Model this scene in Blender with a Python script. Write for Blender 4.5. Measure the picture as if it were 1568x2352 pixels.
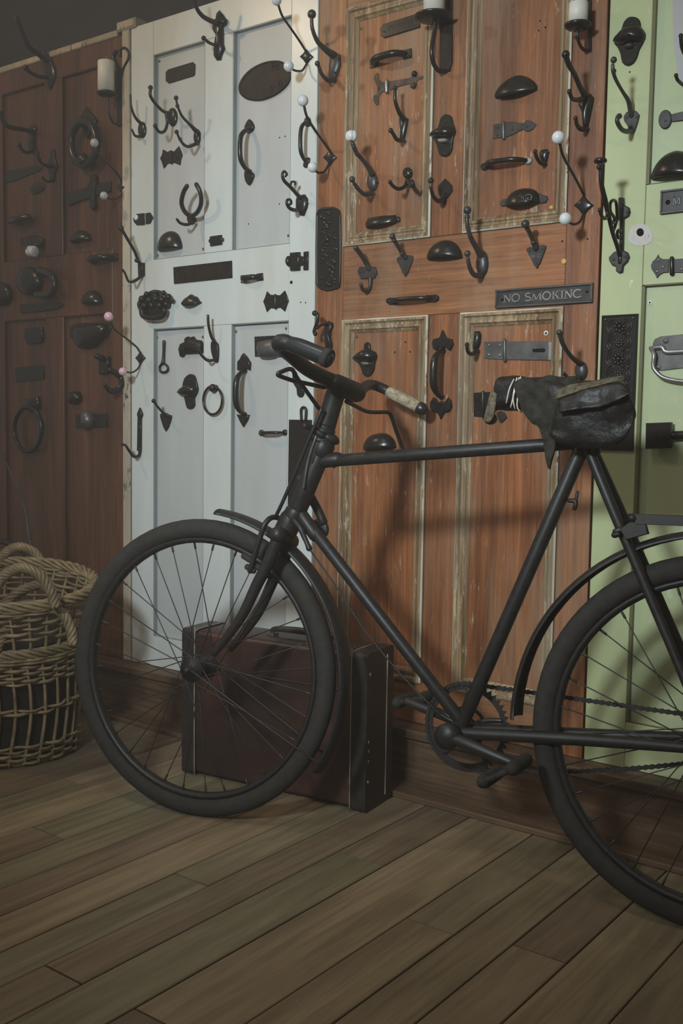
import bpy, bmesh, math, random
from mathutils import Vector, Matrix
from mathutils.geometry import tessellate_polygon
random.seed(7)
SC = bpy.context.scene
COL = SC.collection
for o in list(bpy.data.objects): bpy.data.objects.remove(o)

# ------------------------------------------------------------------ camera, world, lights, exposure
CAM = Vector((0.0, -2.2505, 0.922))
CR = Vector((0.79695393, 0.60385317, 0.01502616))
CU = Vector((-0.06175742, 0.05671008, 0.99647879))
CF = Vector((-0.60087475, 0.79507566, -0.08248774))
FPX = 2400.0
cam = bpy.data.cameras.new('camera'); camo = bpy.data.objects.new('camera', cam); COL.objects.link(camo)
m3 = Matrix((CR, CU, -CF)).transposed()
camo.matrix_world = Matrix.Translation(CAM) @ m3.to_4x4()
cam.sensor_fit = 'VERTICAL'; cam.sensor_height = 36.0; cam.sensor_width = 24.0
cam.lens = FPX / 2352 * 36.0
cam.clip_start = 0.02
SC.camera = camo

w = bpy.data.worlds.new('world'); SC.world = w; w.use_nodes = True
w.node_tree.nodes['Background'].inputs[0].default_value = (1.0, 0.93, 0.84, 1)
w.node_tree.nodes['Background'].inputs[1].default_value = 0.21

def spot(name, loc, aim, energy, color, size, blend, radius):
    l = bpy.data.lights.new(name, 'SPOT'); o = bpy.data.objects.new(name, l); COL.objects.link(o)
    l.energy = energy; l.color = color; l.spot_size = math.radians(size); l.spot_blend = blend; l.shadow_soft_size = radius
    o.location = loc
    o.rotation_euler = (Vector(aim) - Vector(loc)).to_track_quat('-Z', 'Y').to_euler()
    return o
spot('cool_track_lamp', (-0.85, -3.1, 2.0), (-1.56, 0, 1.02), 385, (0.83, 0.95, 1.0), 56, 1.0, 0.17)
spot('ceiling_lamp', (-1.35, -1.6, 2.75), (-1.12, -.75, 0), 34, (0.95, 0.95, 0.95), 72, 1.0, 0.2)
spot('warm_ceiling_lamp', (-2.96, -1.35, 2.62), (-2.1, 0.0, 1.5), 30, (1.0, 0.72, 0.42), 130, 1.0, 0.05)
SC.view_settings.view_transform = 'Standard'
SC.view_settings.look = 'None'
SC.view_settings.exposure = 0.0
SC.view_settings.gamma = 1.0
SC.view_settings.use_curve_mapping = False

# ------------------------------------------------------------------ photograph pixel -> real place
def ray(p):
    return CF + CR * ((p[0] - 784) / FPX) - CU * ((p[1] - 1176) / FPX)
def W(p, d=0.0):                      # point d metres in front of the door plane (Y = 0)
    r = ray(p); return CAM + r * ((-d - CAM.y) / r.y)
def AX(p, X0):                        # point in the vertical plane X = X0 that stands square to the doors
    r = ray(p); return CAM + r * ((X0 - CAM.x) / r.x)
def FLR(p, z=0.0):
    r = ray(p); return CAM + r * ((z - CAM.z) / r.z)
def ONP(p, q, n):                     # point on the plane through q with normal n
    r = ray(p); return CAM + r * ((Vector(q) - CAM).dot(n) / r.dot(n))
def frame(ox, oy, s):
    return lambda x, y: (ox + x * s, oy + y * s)
A = frame(0, 0, .25510); B = frame(0, 500, .25510); C = frame(280, 0, .30612); D = frame(280, 350, .30612); E = frame(280, 650, .30612)
F = frame(700, 0, .25510); G = frame(1040, 0, .22959); H = frame(700, 350, .25510); I = frame(1040, 340, .24235)
J = frame(1360, 0, .17007); K = frame(1340, 350, .23384); L = frame(600, 700, .25510); M = frame(960, 700, .38776)
N = frame(480, 1050, .26786); O = frame(0, 1050, .26786); S = frame(540, 120, .09566); R = frame(0, 180, .12755)
Q10 = frame(620, 760, .15306); Q9 = frame(960, 1530, .19133); V = frame(1480, 330, .07225)
PN = lambda f, *c: [f(c[i], c[i + 1]) for i in range(0, len(c), 2)]

# ------------------------------------------------------------------ materials
def srgb(r, g, b):
    f = lambda c: (c / 255 / 12.92) if c / 255 <= .04045 else ((c / 255 + .055) / 1.055) ** 2.4
    return (f(r), f(g), f(b), 1)
class MT:
    def __init__(s, name):
        s.m = bpy.data.materials.new(name); s.m.use_nodes = True
        s.nt = s.m.node_tree; s.b = s.nt.nodes['Principled BSDF']
        s.tc = s.nt.nodes.new('ShaderNodeTexCoord')
    def n(s, t, **k):
        x = s.nt.nodes.new(t)
        for a, v in k.items(): setattr(x, a, v)
        return x
    def link(s, a, b): s.nt.links.new(a, b)
    def noise(s, scale=(1, 1, 1), sc=5.0, detail=4.0, rough=.55, dist=0.0, rnd=False):
        mp = s.n('ShaderNodeMapping'); mp.inputs['Scale'].default_value = scale
        s.link(s.tc.outputs['Object'], mp.inputs['Vector'])
        if rnd:
            oi = s.n('ShaderNodeObjectInfo'); mu = s.n('ShaderNodeMath', operation='MULTIPLY'); mu.inputs[1].default_value = 37.0
            s.link(oi.outputs['Random'], mu.inputs[0]); cb = s.n('ShaderNodeCombineXYZ')
            for i in range(3): s.link(mu.outputs[0], cb.inputs[i])
            s.link(cb.outputs[0], mp.inputs['Location'])
        t = s.n('ShaderNodeTexNoise'); t.inputs['Scale'].default_value = sc; t.inputs['Detail'].default_value = detail
        t.inputs['Roughness'].default_value = rough; t.inputs['Distortion'].default_value = dist
        s.link(mp.outputs[0], t.inputs['Vector']); return t.outputs['Fac']
    def ramp(s, fac, stops):
        r = s.n('ShaderNodeValToRGB'); e = r.color_ramp.elements
        while len(e) < len(stops): e.new(.5)
        for i, (p, c) in enumerate(stops):
            e[i].position = p; e[i].color = c if len(c) == 4 else (*c, 1)
        s.link(fac, r.inputs[0]); return r.outputs[0]
    def th(s, fac, lo, hi): return s.ramp(fac, [(lo, (0, 0, 0, 1)), (hi, (1, 1, 1, 1))])
    def mix(s, fac, a, b, blend='MIX'):
        x = s.n('ShaderNodeMix', data_type='RGBA', blend_type=blend)
        for sock, v in ((x.inputs[0], fac), (x.inputs[6], a), (x.inputs[7], b)):
            if hasattr(v, 'is_linked'): s.link(v, sock)
            elif isinstance(v, (int, float)): sock.default_value = v
            else: sock.default_value = v if len(v) == 4 else (*v, 1)
        return x.outputs[2]
    def mul(s, a, b):
        x = s.n('ShaderNodeMath', operation='MULTIPLY')
        for i, v in enumerate((a, b)):
            if hasattr(v, 'is_linked'): s.link(v, x.inputs[i])
            else: x.inputs[i].default_value = v
        return x.outputs[0]
    def rand(s): return s.n('ShaderNodeObjectInfo').outputs['Random']
    def out(s, color, rough=.5, metal=0.0, spec=.5, bump=None, bstr=.2, bdist=.002, coat=0.0, sss=0.0, sheen=0.0):
        b = s.b
        for sock, v in ((b.inputs['Base Color'], color), (b.inputs['Roughness'], rough), (b.inputs['Metallic'], metal)):
            if hasattr(v, 'is_linked'): s.link(v, sock)
            else: sock.default_value = v
        b.inputs['Specular IOR Level'].default_value = spec
        b.inputs['Coat Weight'].default_value = coat
        b.inputs['Subsurface Weight'].default_value = sss
        if sheen: b.inputs['Sheen Weight'].default_value = sheen
        if bump is not None:
            bp = s.n('ShaderNodeBump'); bp.inputs['Strength'].default_value = bstr; bp.inputs['Distance'].default_value = bdist
            s.link(bump, bp.inputs['Height']); s.link(bp.outputs[0], b.inputs['Normal'])
        return s.m
MAT = {}
def simple(name, col, rough=.5, metal=0., spec=.5, var=.25, sc=30., bstr=.15, coat=0., sss=0., sheen=0., bd=.001):
    t = MT(name); f = t.noise(sc=sc)
    lo = tuple(c * (1 - var) for c in col[:3]) + (1,); hi = tuple(min(1, c * (1 + var)) for c in col[:3]) + (1,)
    MAT[name] = t.out(t.ramp(f, [(.3, lo), (.7, hi)]), rough, metal, spec, f, bstr, bd, coat, sss, sheen)
simple('black_iron', (.014, .0115, .0095), .27, 0, .38, .2, 60)
simple('worn_iron', (.036, .032, .029), .38, .1, .5, .35, 45)
simple('brown_iron', (.018, .013, .010), .5, .0, .2, .4, 45)
simple('rust_iron', (.075, .048, .034), .6, .2, .4, .5, 40)
simple('steel', (.30, .29, .28), .38, .75, .5, .3, 25)
simple('dark_steel', (.11, .105, .10), .4, .55, .5, .35, 25)
simple('bike_black', (.0165, .0147, .0132), .45, 0, .35, .35, 80)
simple('rubber', (.031, .0275, .024), .8, 0, .18, .2, 60)
simple('grip_plastic', (.016, .016, .017), .3, 0, .55, .1, 30)
simple('spoke_metal', (.022, .020, .018), .45, .2, .5, .2, 30)
simple('porcelain_white', (.66, .67, .68), .12, 0, .6, .03, 8, .0, .4)
simple('porcelain_grey', (.42, .41, .42), .12, 0, .6, .05, 8, .0, .4)
simple('porcelain_pink', (.72, .42, .50), .15, 0, .6, .06, 8, .0, .4)
simple('wax', (.66, .62, .54), .45, 0, .4, .03, 6, .05, 0, .0)
simple('wick', (.45, .30, .2), .8)
simple('cloth_tan', (.34, .28, .19), .95, 0, .1, .45, 120, .9, bd=.003)
simple('basket_shade', (.020, .017, .015), .9, 0, .2, .4, 30, .4)  # near-black colour for the shade inside the baskets
simple('torn_felt', (.11, .092, .062), .95, 0, .1, .6, 90, 1.0, bd=.004)
simple('string', (.62, .57, .50), .9, 0, .1, .2, 200, .5)
simple('saddle_leather', (.013, .011, .0095), .45, 0, .32, .6, 40, .9, bd=.004)
simple('saddle_cloth', (.026, .023, .018), .9, 0, .2, .5, 60, .9, bd=.004)
simple('dark_leather', (.022, .018, .016), .42, 0, .5, .4, 40, .5)
simple('piping', (.36, .30, .22), .6)
simple('brass', (.42, .32, .16), .38, .7)
simple('dark_wall', (.034, .031, .036), .85, 0, .2, .15, 6, .2)
simple('screw_brass', (.13, .11, .07), .45, .5)
simple('yellow_plug', (.55, .33, .08), .6)
simple('white_plug', (.62, .60, .52), .5)
simple('dark_hole', (.010, .008, .007), .9, 0, .1)

def wood_door(name, stops, fleck, fleck_lo, rough=.42, fscale=1.0, knots=True, horiz=False):
    t = MT(name)
    st = (1, 1, .035) if not horiz else (.035, 1, 1)
    st2 = (1, 1, .10) if not horiz else (.10, 1, 1)
    g = t.noise(st, 52, 7, .68, .5); g2 = t.noise(st2, 8, 5, .65, 1.2); big = t.noise((1, 1, .4), 2.6, 4, .6); pore = t.noise(st, 160, 3, .6)
    c = t.ramp(g, stops)
    c = t.mix(.75, c, t.ramp(g2, [(.25, (.30, .22, .19)), (.48, (.92, .90, .88)), (.75, (1.45, 1.35, 1.15))]), 'MULTIPLY')
    c = t.mix(.7, c, t.ramp(big, [(.25, (.50, .46, .46)), (.5, (.95, .95, .95)), (.75, (1.3, 1.25, 1.2))]), 'MULTIPLY')
    c = t.mix(.45, c, t.ramp(pore, [(.35, (.45, .42, .4)), (.6, (1.15, 1.15, 1.15))]), 'MULTIPLY')
    if fleck:
        wash = t.mul(t.th(t.noise((1, 1, .22), 5.5, 5, .65), .46, .74), .5)
        c = t.mix(wash, c, tuple(x * .62 for x in fleck[:3]))
        fl = t.mul(t.th(t.noise((1, 1, .16), 95 * fscale, 5, .75), fleck_lo, fleck_lo + .07), t.th(t.noise((1, 1, .5), 6, 4), .40, .62))
        c = t.mix(t.mul(fl, .85), c, fleck)
    if knots:
        v = t.n('ShaderNodeTexVoronoi'); v.inputs['Scale'].default_value = 3.2
        mp = t.n('ShaderNodeMapping'); mp.inputs['Scale'].default_value = (1.3, .3, .8)
        t.link(t.tc.outputs['Object'], mp.inputs[0]); t.link(mp.outputs[0], v.inputs['Vector'])
        k = t.ramp(v.outputs['Distance'], [(.0, (1, 1, 1, 1)), (.055, (0, 0, 0, 1))])
        c = t.mix(t.mul(k, .7), c, (.06, .03, .02, 1))
    MAT[name] = t.out(c, rough, 0, .4, g, .45, .0014)
wood_door('orange_wood', [(.25, (.15, .054, .022, 1)), (.5, (.258, .096, .037, 1)), (.75, (.36, .154, .060, 1))], (.50, .42, .30, 1), .60)
wood_door('orange_rail_wood', [(.25, (.175, .070, .030, 1)), (.5, (.28, .115, .048, 1)), (.75, (.36, .158, .068, 1))], (.48, .40, .28, 1), .64, horiz=True)
wood_door('moulding_wood', [(.25, (.085, .048, .022, 1)), (.5, (.24, .15, .075, 1)), (.72, (.46, .345, .20, 1))], (.60, .52, .36, 1), .55, .5, 1.0, False)
wood_door('brown_wood', [(.25, (.066, .027, .014, 1)), (.5, (.104, .043, .022, 1)), (.75, (.148, .062, .030, 1))], None, .6, .38, knots=False)
wood_door('plinth_wood', [(.25, (.075, .043, .024, 1)), (.5, (.12, .072, .041, 1)), (.75, (.17, .108, .064, 1))], None, .6, .5, knots=False, horiz=True)

def painted(name, col, dirt, dirt_lo=.56, chip=None, chip_lo=.68, rough=.42, var=.07):
    t = MT(name); f = t.noise((1, 1, .25), 9, 4); g = t.noise((1, 1, .03), 60, 3)
    lo = tuple(c * (1 - var) for c in col[:3]) + (1,); hi = tuple(c * (1 + var) for c in col[:3]) + (1,)
    c = t.ramp(f, [(.3, lo), (.7, hi)])
    c = t.mix(t.mul(t.th(t.noise((1, 1, .35), 3.1, 5, .65), dirt_lo, dirt_lo + .2), .5), c, dirt)
    if chip: c = t.mix(t.mul(t.th(t.noise((1, 1, .4), 70, 5, .7), chip_lo, chip_lo + .04), t.th(t.noise(sc=4), .5, .6)), c, chip)
    MAT[name] = t.out(c, rough, 0, .45, g, .12, .0008)
painted('white_paint', (.575, .597, .57), (.50, .475, .37, 1), .46, rough=.3)
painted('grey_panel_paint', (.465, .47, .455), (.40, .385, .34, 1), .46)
painted('grey_reveal_shade', (.27, .30, .285), (.2, .2, .17, 1))  # panel grey with the angle shading of the reveals put into the colour
painted('cream_strip_paint', (.47, .41, .31), (.09, .06, .04, 1), .42, (.05, .035, .025, 1), .54, .6, .25)
painted('green_paint', (.42, .455, .245), (.38, .42, .22, 1), .5, (.56, .66, .56, 1), .64)
painted('green_panel_paint', (.42, .465, .26), (.42, .51, .35, 1), .48, (.56, .66, .56, 1), .62)
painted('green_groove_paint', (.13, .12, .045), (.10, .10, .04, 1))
painted('worn_edge_paint', (.62, .57, .45), (.16, .10, .05, 1), .42, (.2, .12, .06, 1), .5, .5, .2)
painted('grey_filler', (.40, .385, .385), (.36, .35, .34, 1))
painted('bare_patch', (.55, .50, .47), (.35, .28, .22, 1), .5, (.2, .13, .1, 1), .6)

def floor_mat():
    t = MT('floor_plank_wood')
    g = t.noise((1, .05, 1), 46, 6, .65, .5, True); g2 = t.noise((1, .12, 1), 10, 4, .6, .6, True); big = t.noise((1, .5, 1), 4, 4, .6, 0, True)
    c = t.ramp(g, [(.25, (.138, .108, .075, 1)), (.55, (.236, .190, .132, 1)), (.8, (.31, .253, .178, 1))])
    c = t.mix(.6, c, t.ramp(g2, [(.3, (.55, .5, .46)), (.7, (1.25, 1.25, 1.2))]), 'MULTIPLY')
    c = t.mix(.5, c, t.ramp(big, [(.3, (.6, .62, .55)), (.7, (1.25, 1.2, 1.15))]), 'MULTIPLY')
    c = t.mix(1.0, c, t.ramp(t.rand(), [(0, (.66, .60, .56)), (.3, (.95, .85, .78)), (.6, (.88, .95, .82)), (1, (1.25, 1.1, .95))]), 'MULTIPLY')
    v = t.n('ShaderNodeTexVoronoi'); v.inputs['Scale'].default_value = 4.5
    mp = t.n('ShaderNodeMapping'); mp.inputs['Scale'].default_value = (1.4, .6, .1)
    t.link(t.tc.outputs['Object'], mp.inputs[0]); t.link(mp.outputs[0], v.inputs['Vector'])
    k = t.ramp(v.outputs['Distance'], [(.0, (1, 1, 1, 1)), (.05, (0, 0, 0, 1))]); c = t.mix(t.mul(k, .6), c, (.045, .03, .02, 1))
    sp = t.th(t.noise((1, .6, 1), 130, 3, .6), .71, .74); c = t.mix(t.mul(sp, .6), c, (.30, .25, .18, 1))
    MAT['floor_plank_wood'] = t.out(c, .48, 0, .4, g, .3, .001)
floor_mat()
def leather_case():
    t = MT('case_leather'); f = t.noise(sc=5, detail=5); g = t.noise(sc=16, detail=5, rough=.7); h = t.noise(sc=90)
    c = t.ramp(f, [(.3, (.020, .011, .009, 1)), (.55, (.040, .017, .013, 1)), (.72, (.13, .042, .028, 1))])
    c = t.mix(t.mul(t.th(g, .58, .66), .8), c, (.04, .026, .021, 1))
    MAT['case_leather'] = t.out(c, .38, 0, .5, h, .3, .001)
leather_case()
def wicker():
    for nm, a, b in (('wicker', (.125, .088, .046, 1), (.30, .22, .118, 1)), ('wicker_dark', (.13, .085, .042, 1), (.24, .165, .085, 1))):
        t = MT(nm); f = t.noise(sc=30, detail=4); 
        c = t.ramp(f, [(.3, a), (.7, b)]); c = t.mix(1.0, c, t.ramp(t.rand(), [(0, (.8, .78, .75)), (1, (1.2, 1.2, 1.15))]), 'MULTIPLY')
        MAT[nm] = t.out(c, .55, 0, .4, f, .4, .001)
wicker()

# ------------------------------------------------------------------ mesh building
def cr(pts, n=4, closed=False):       # Catmull-Rom through points (tuples of any length)
    if n <= 1 or len(pts) < 3: return [tuple(p) for p in pts]
    P_ = [tuple(p) for p in pts]; out = []; k = len(P_)
    for i in range(k if closed else k - 1):
        p0 = P_[(i - 1) % k] if closed or i > 0 else tuple(2 * a - b for a, b in zip(P_[0], P_[1]))
        p1 = P_[i]; p2 = P_[(i + 1) % k]
        p3 = P_[(i + 2) % k] if closed or i + 2 < k else tuple(2 * a - b for a, b in zip(P_[-1], P_[-2]))
        for j in range(n):
            t = j / n
            out.append(tuple(.5 * (2 * b + (c - a) * t + (2 * a - 5 * b + 4 * c - d) * t * t + (-a + 3 * b - 3 * c + d) * t ** 3) for a, b, c, d in zip(p0, p1, p2, p3)))
    if not closed: out.append(P_[-1])
    return out
class MB:
    def __init__(s): s.v = []; s.f = []; s.sm = []
    def add(s, vs, fs, smooth=True):
        o = len(s.v); s.v += [Vector(x) for x in vs]
        for f in fs: s.f.append([i + o for i in f]); s.sm.append(smooth)
        return s
    def box(s, x0, x1, y0, y1, z0, z1):
        vs = [(x, y, z) for x in (x0, x1) for y in (y0, y1) for z in (z0, z1)]
        return s.add(vs, [(0, 1, 3, 2), (4, 6, 7, 5), (0, 4, 5, 1), (2, 3, 7, 6), (0, 2, 6, 4), (1, 5, 7, 3)], False)
    def bbox(s, x0, x1, y0, y1, z0, z1, bv=.002):      # box whose front (-Y) edges are chamfered
        a = [(x0, y1, z0), (x1, y1, z0), (x1, y1, z1), (x0, y1, z1)]
        b = [(x0, y0 + bv, z0), (x1, y0 + bv, z0), (x1, y0 + bv, z1), (x0, y0 + bv, z1)]
        c = [(x0 + bv, y0, z0 + bv), (x1 - bv, y0, z0 + bv), (x1 - bv, y0, z1 - bv), (x0 + bv, y0, z1 - bv)]
        fs = [(3, 2, 1, 0), (8, 9, 10, 11)]
        for i in range(4):
            j = (i + 1) % 4; fs += [(i, j, 4 + j, 4 + i), (4 + i, 4 + j, 8 + j, 8 + i)]
        return s.add(a + b + c, fs, False)
    def tube(s, pts, rad, res=10, sub=4, caps=True, flat=None, closed=False):
        """round rod through world points; rad a number or one per point; flat=(axis, factor) squashes it along an axis"""
        if not isinstance(rad, (list, tuple)): rad = [rad] * len(pts)
        q = cr([(p[0], p[1], p[2], r) for p, r in zip(pts, rad)], sub, closed)
        P_ = [Vector(x[:3]) for x in q]; Rr = [max(x[3], 1e-5) for x in q]; n = len(P_)
        up = None; rings = []
        for i in range(n):
            a = P_[(i - 1) % n] if (closed or i > 0) else P_[0]; b = P_[(i + 1) % n] if (closed or i < n - 1) else P_[-1]
            t = (b - a)
            if t.length < 1e-9: t = Vector((0, 0, 1))
            t.normalize()
            if up is None:
                up = t.orthogonal().normalized()
            else:
                up = up - t * up.dot(t)
                if up.length < 1e-6: up = t.orthogonal()
                up.normalize()
            sd = t.cross(up); rings.append((P_[i], t, up.copy(), sd, Rr[i]))
        vs = []; fs = []; seq = []
        def ring(p, u, v, r):
            out = []
            for k in range(res):
                an = 2 * math.pi * k / res; off = u * (math.cos(an) * r) + v * (math.sin(an) * r)
                if flat:
                    ax = flat[0]; off = off - ax * off.dot(ax) * (1 - flat[1])
                out.append(p + off)
            return out
        if caps and not closed:
            p, t, u, v, r = rings[0]
            for c_ in (.95, .6): seq.append(ring(p - t * r * c_ * .9, u, v, r * math.sqrt(max(0, 1 - c_ * c_))))
        for p, t, u, v, r in rings: seq.append(ring(p, u, v, r))
        if caps and not closed:
            p, t, u, v, r = rings[-1]
            for c_ in (.6, .95): seq.append(ring(p + t * r * c_ * .9, u, v, r * math.sqrt(max(0, 1 - c_ * c_))))
        for g in seq: vs += g
        m = len(seq)
        for i in range(m if closed else m - 1):
            for k in range(res):
                a = i * res + k; b = i * res + (k + 1) % res; c_ = ((i + 1) % m) * res + (k + 1) % res; d = ((i + 1) % m) * res + k
                fs.append((a, b, c_, d))
        if not closed:
            fs.append(tuple(range(res - 1, -1, -1))); fs.append(tuple((m - 1) * res + k for k in range(res)))
        return s.add(vs, fs)
    def ball(s, c, r, ry=None, rz=None, n=14, m=9):
        ry = ry or r; rz = rz or r; c = Vector(c); vs = [c + Vector((0, 0, rz))]; fs = []
        for i in range(1, m):
            th = math.pi * i / m
            for k in range(n):
                ph = 2 * math.pi * k / n
                vs.append(c + Vector((r * math.sin(th) * math.cos(ph), ry * math.sin(th) * math.sin(ph), rz * math.cos(th))))
        vs.append(c - Vector((0, 0, rz)))
        for k in range(n): fs.append((0, 1 + k, 1 + (k + 1) % n))
        for i in range(m - 2):
            for k in range(n):
                a = 1 + i * n + k; b = 1 + i * n + (k + 1) % n; fs.append((a, a + n, b + n, b))
        e = len(vs) - 1; o = 1 + (m - 2) * n
        for k in range(n): fs.append((e, o + (k + 1) % n, o + k))
        return s.add(vs, fs)
    def lathe(s, base, axis, prof, n=20):                # prof: (distance along axis, radius)
        ax = Vector(axis).normalized(); u = ax.orthogonal().normalized(); v = ax.cross(u); b = Vector(base); vs = []; fs = []
        for h, r in prof:
            for k in range(n):
                an = 2 * math.pi * k / n; vs.append(b + ax * h + (u * math.cos(an) + v * math.sin(an)) * max(r, 1e-5))
        for i in range(len(prof) - 1):
            for k in range(n):
                fs.append((i * n + k, i * n + (k + 1) % n, (i + 1) * n + (k + 1) % n, (i + 1) * n + k))
        fs.append(tuple(range(n - 1, -1, -1))); fs.append(tuple((len(prof) - 1) * n + k for k in range(n)))
        return s.add(vs, fs)
    def loop_plate(s, P0, nrm, th, bv=.0012, smooth_pts=1):
        """closed planar outline (world points) raised by th along nrm, chamfered front edge"""
        if smooth_pts > 1: P0 = [Vector(x) for x in cr(P0, smooth_pts, True)]
        P0 = [Vector(x) for x in P0]; n = len(P0); nrm = Vector(nrm).normalized()
        ar = Vector((0, 0, 0))
        for i in range(n): ar += P0[i].cross(P0[(i + 1) % n])
        if ar.dot(nrm) < 0: P0 = P0[::-1]
        bv = min(bv, th * .9); ins = []
        for i in range(n):
            a = (P0[i] - P0[i - 1]); b = (P0[(i + 1) % n] - P0[i])
            t = (a.normalized() if a.length > 1e-9 else a) + (b.normalized() if b.length > 1e-9 else b)
            if t.length < 1e-6: t = b
            t.normalize(); ins.append(P0[i] + nrm.cross(t) * bv)
        vs = P0 + [p + nrm * (th - bv) for p in P0] + [p + nrm * th for p in ins]; fs = []
        for i in range(n):
            j = (i + 1) % n; fs += [(i, j, n + j, n + i), (n + i, n + j, 2 * n + j, 2 * n + i)]
        s.add(vs, fs)
        tr = tessellate_polygon([vs[2 * n:]])
        s_o = len(s.v) - 3 * n
        for t3 in tr:
            a, b, c_ = t3
            nn = (vs[2 * n + b] - vs[2 * n + a]).cross(vs[2 * n + c_] - vs[2 * n + a])
            if nn.dot(nrm) < 0: a, c_ = c_, a
            s.f.append([s_o + 2 * n + a, s_o + 2 * n + b, s_o + 2 * n + c_]); s.sm.append(False)
        return s
    def plate(s, pp, d0=0.0, th=.004, bv=.0012, k=1):    # outline of photograph points lying on the door at depth d0
        return s.loop_plate([W(p, d0) for p in pp], (0, -1, 0), th, bv, k)
    def build(s, name, mat, parent=None, origin=None, auto=True):
        og = Vector(origin) if origin is not None else (parent_origin(parent) if parent is not None else Vector((0, 0, 0)))
        me = bpy.data.meshes.new(name); me.from_pydata([v - og for v in s.v], [], s.f)
        me.polygons.foreach_set('use_smooth', s.sm); me.validate(); me.update()
        if mat: me.materials.append(MAT[mat] if isinstance(mat, str) else mat)
        o = bpy.data.objects.new(name, me); COL.objects.link(o)
        if parent is not None: o.parent = parent
        else: o.location = og
        return o
def parent_origin(p):
    t = Vector((0, 0, 0))
    while p is not None: t += p.location; p = p.parent
    return t
def meta(o, label, cat, group=None):
    o['label'] = label; o['category'] = cat
    if group: o['group'] = group
    return o
def thing(name, label, cat, loc, group=None):
    o = bpy.data.objects.new(name, None); COL.objects.link(o); o.location = loc; o.empty_display_size = .05
    return meta(o, label, cat, group)
def solo(name, mb, mat, label, cat, loc, group=None):
    return meta(mb.build(name, mat, None, loc), label, cat, group)
def structure(o): o['kind'] = 'structure'; return o
# ------------------------------------------------------------------ the setting
wb = structure(MB().box(-5.2, 2.2, .045, .12, -.02, 3.2).build('wall_back', 'dark_wall', None, (-1.5, .06, 0)))
fl = structure(MB().box(-5.2, 2.2, -4.6, .045, -.06, -.0225).build('floor', 'dark_hole', None, (-1.5, -1.2, -.03)))
XJ = [-2.06, -1.95, -1.835, -1.733, -1.634, -1.52, -1.424, -1.326, -1.206, -1.04, -.935, -.835, -.73, -.598]
x = -2.06
while x > -4.2: x -= random.uniform(.098, .118); XJ.insert(0, x)
x = -.598
while x < 1.2: x += random.uniform(.098, .125); XJ.append(x)
ENDS = [((80, 1900), (132, 1922)), ((405, 2007), (482, 2035)), ((102, 2212), (170, 2255)), ((285, 2302), (375, 2350)),
        ((784, 1957), (876, 1987)), ((934, 2107), (1034, 2145)), ((1174, 2175), (1304, 2205))]
cuts = {}
for a, b in ENDS:
    q = (FLR(a) + FLR(b)) / 2
    for i in range(len(XJ) - 1):
        if XJ[i] <= q.x < XJ[i + 1]: cuts.setdefault(i, []).append(q.y)
for i in range(len(XJ) - 1):
    c = sorted(cuts.get(i, []))
    if not c: c = [random.uniform(-2.2, -.5)] if not (-2.1 < XJ[i] < -.5) else [-2.4 + random.uniform(-.3, .3)]
    ys = [-4.5] + c + [-.05]
    for a, b in zip(ys[:-1], ys[1:]):
        mb = MB(); x0, x1 = XJ[i] + .0018, XJ[i + 1] - .0018; y0, y1 = a + .0022, b - .0022; dz = random.uniform(-.0012, 0); bv = .0016
        lo = [(x0, y0, -.022), (x1, y0, -.022), (x1, y1, -.022), (x0, y1, -.022)]
        mi = [(x0, y0, dz - bv), (x1, y0, dz - bv), (x1, y1, dz - bv), (x0, y1, dz - bv)]
        hi = [(x0 + bv, y0 + .0002, dz), (x1 - bv, y0 + .0002, dz), (x1 - bv, y1 - .0002, dz), (x0 + bv, y1 - .0002, dz)]
        fs = [(8, 9, 10, 11)]
        for k in range(4):
            j = (k + 1) % 4; fs += [(k, j, 4 + j, 4 + k), (4 + k, 4 + j, 8 + j, 8 + k)]
        mb.add(lo + mi + hi, fs, False).build('plank', 'floor_plank_wood', fl)
# stepped wooden plinth that carries the doors
pl = structure(MB().box(-4.4, 1.4, -.05, .045, -.02, .128).build('baseboard_back', 'plinth_wood', None, (-1.5, -.04, 0)))
MB().bbox(-4.4, 1.4, -.062, .04, .128, .152, .003).build('sill_board', 'plinth_wood', pl)
MB().bbox(-4.4, 1.4, -.138, -.05, -.001, .014, .003).build('foot_board', 'plinth_wood', pl)

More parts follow.
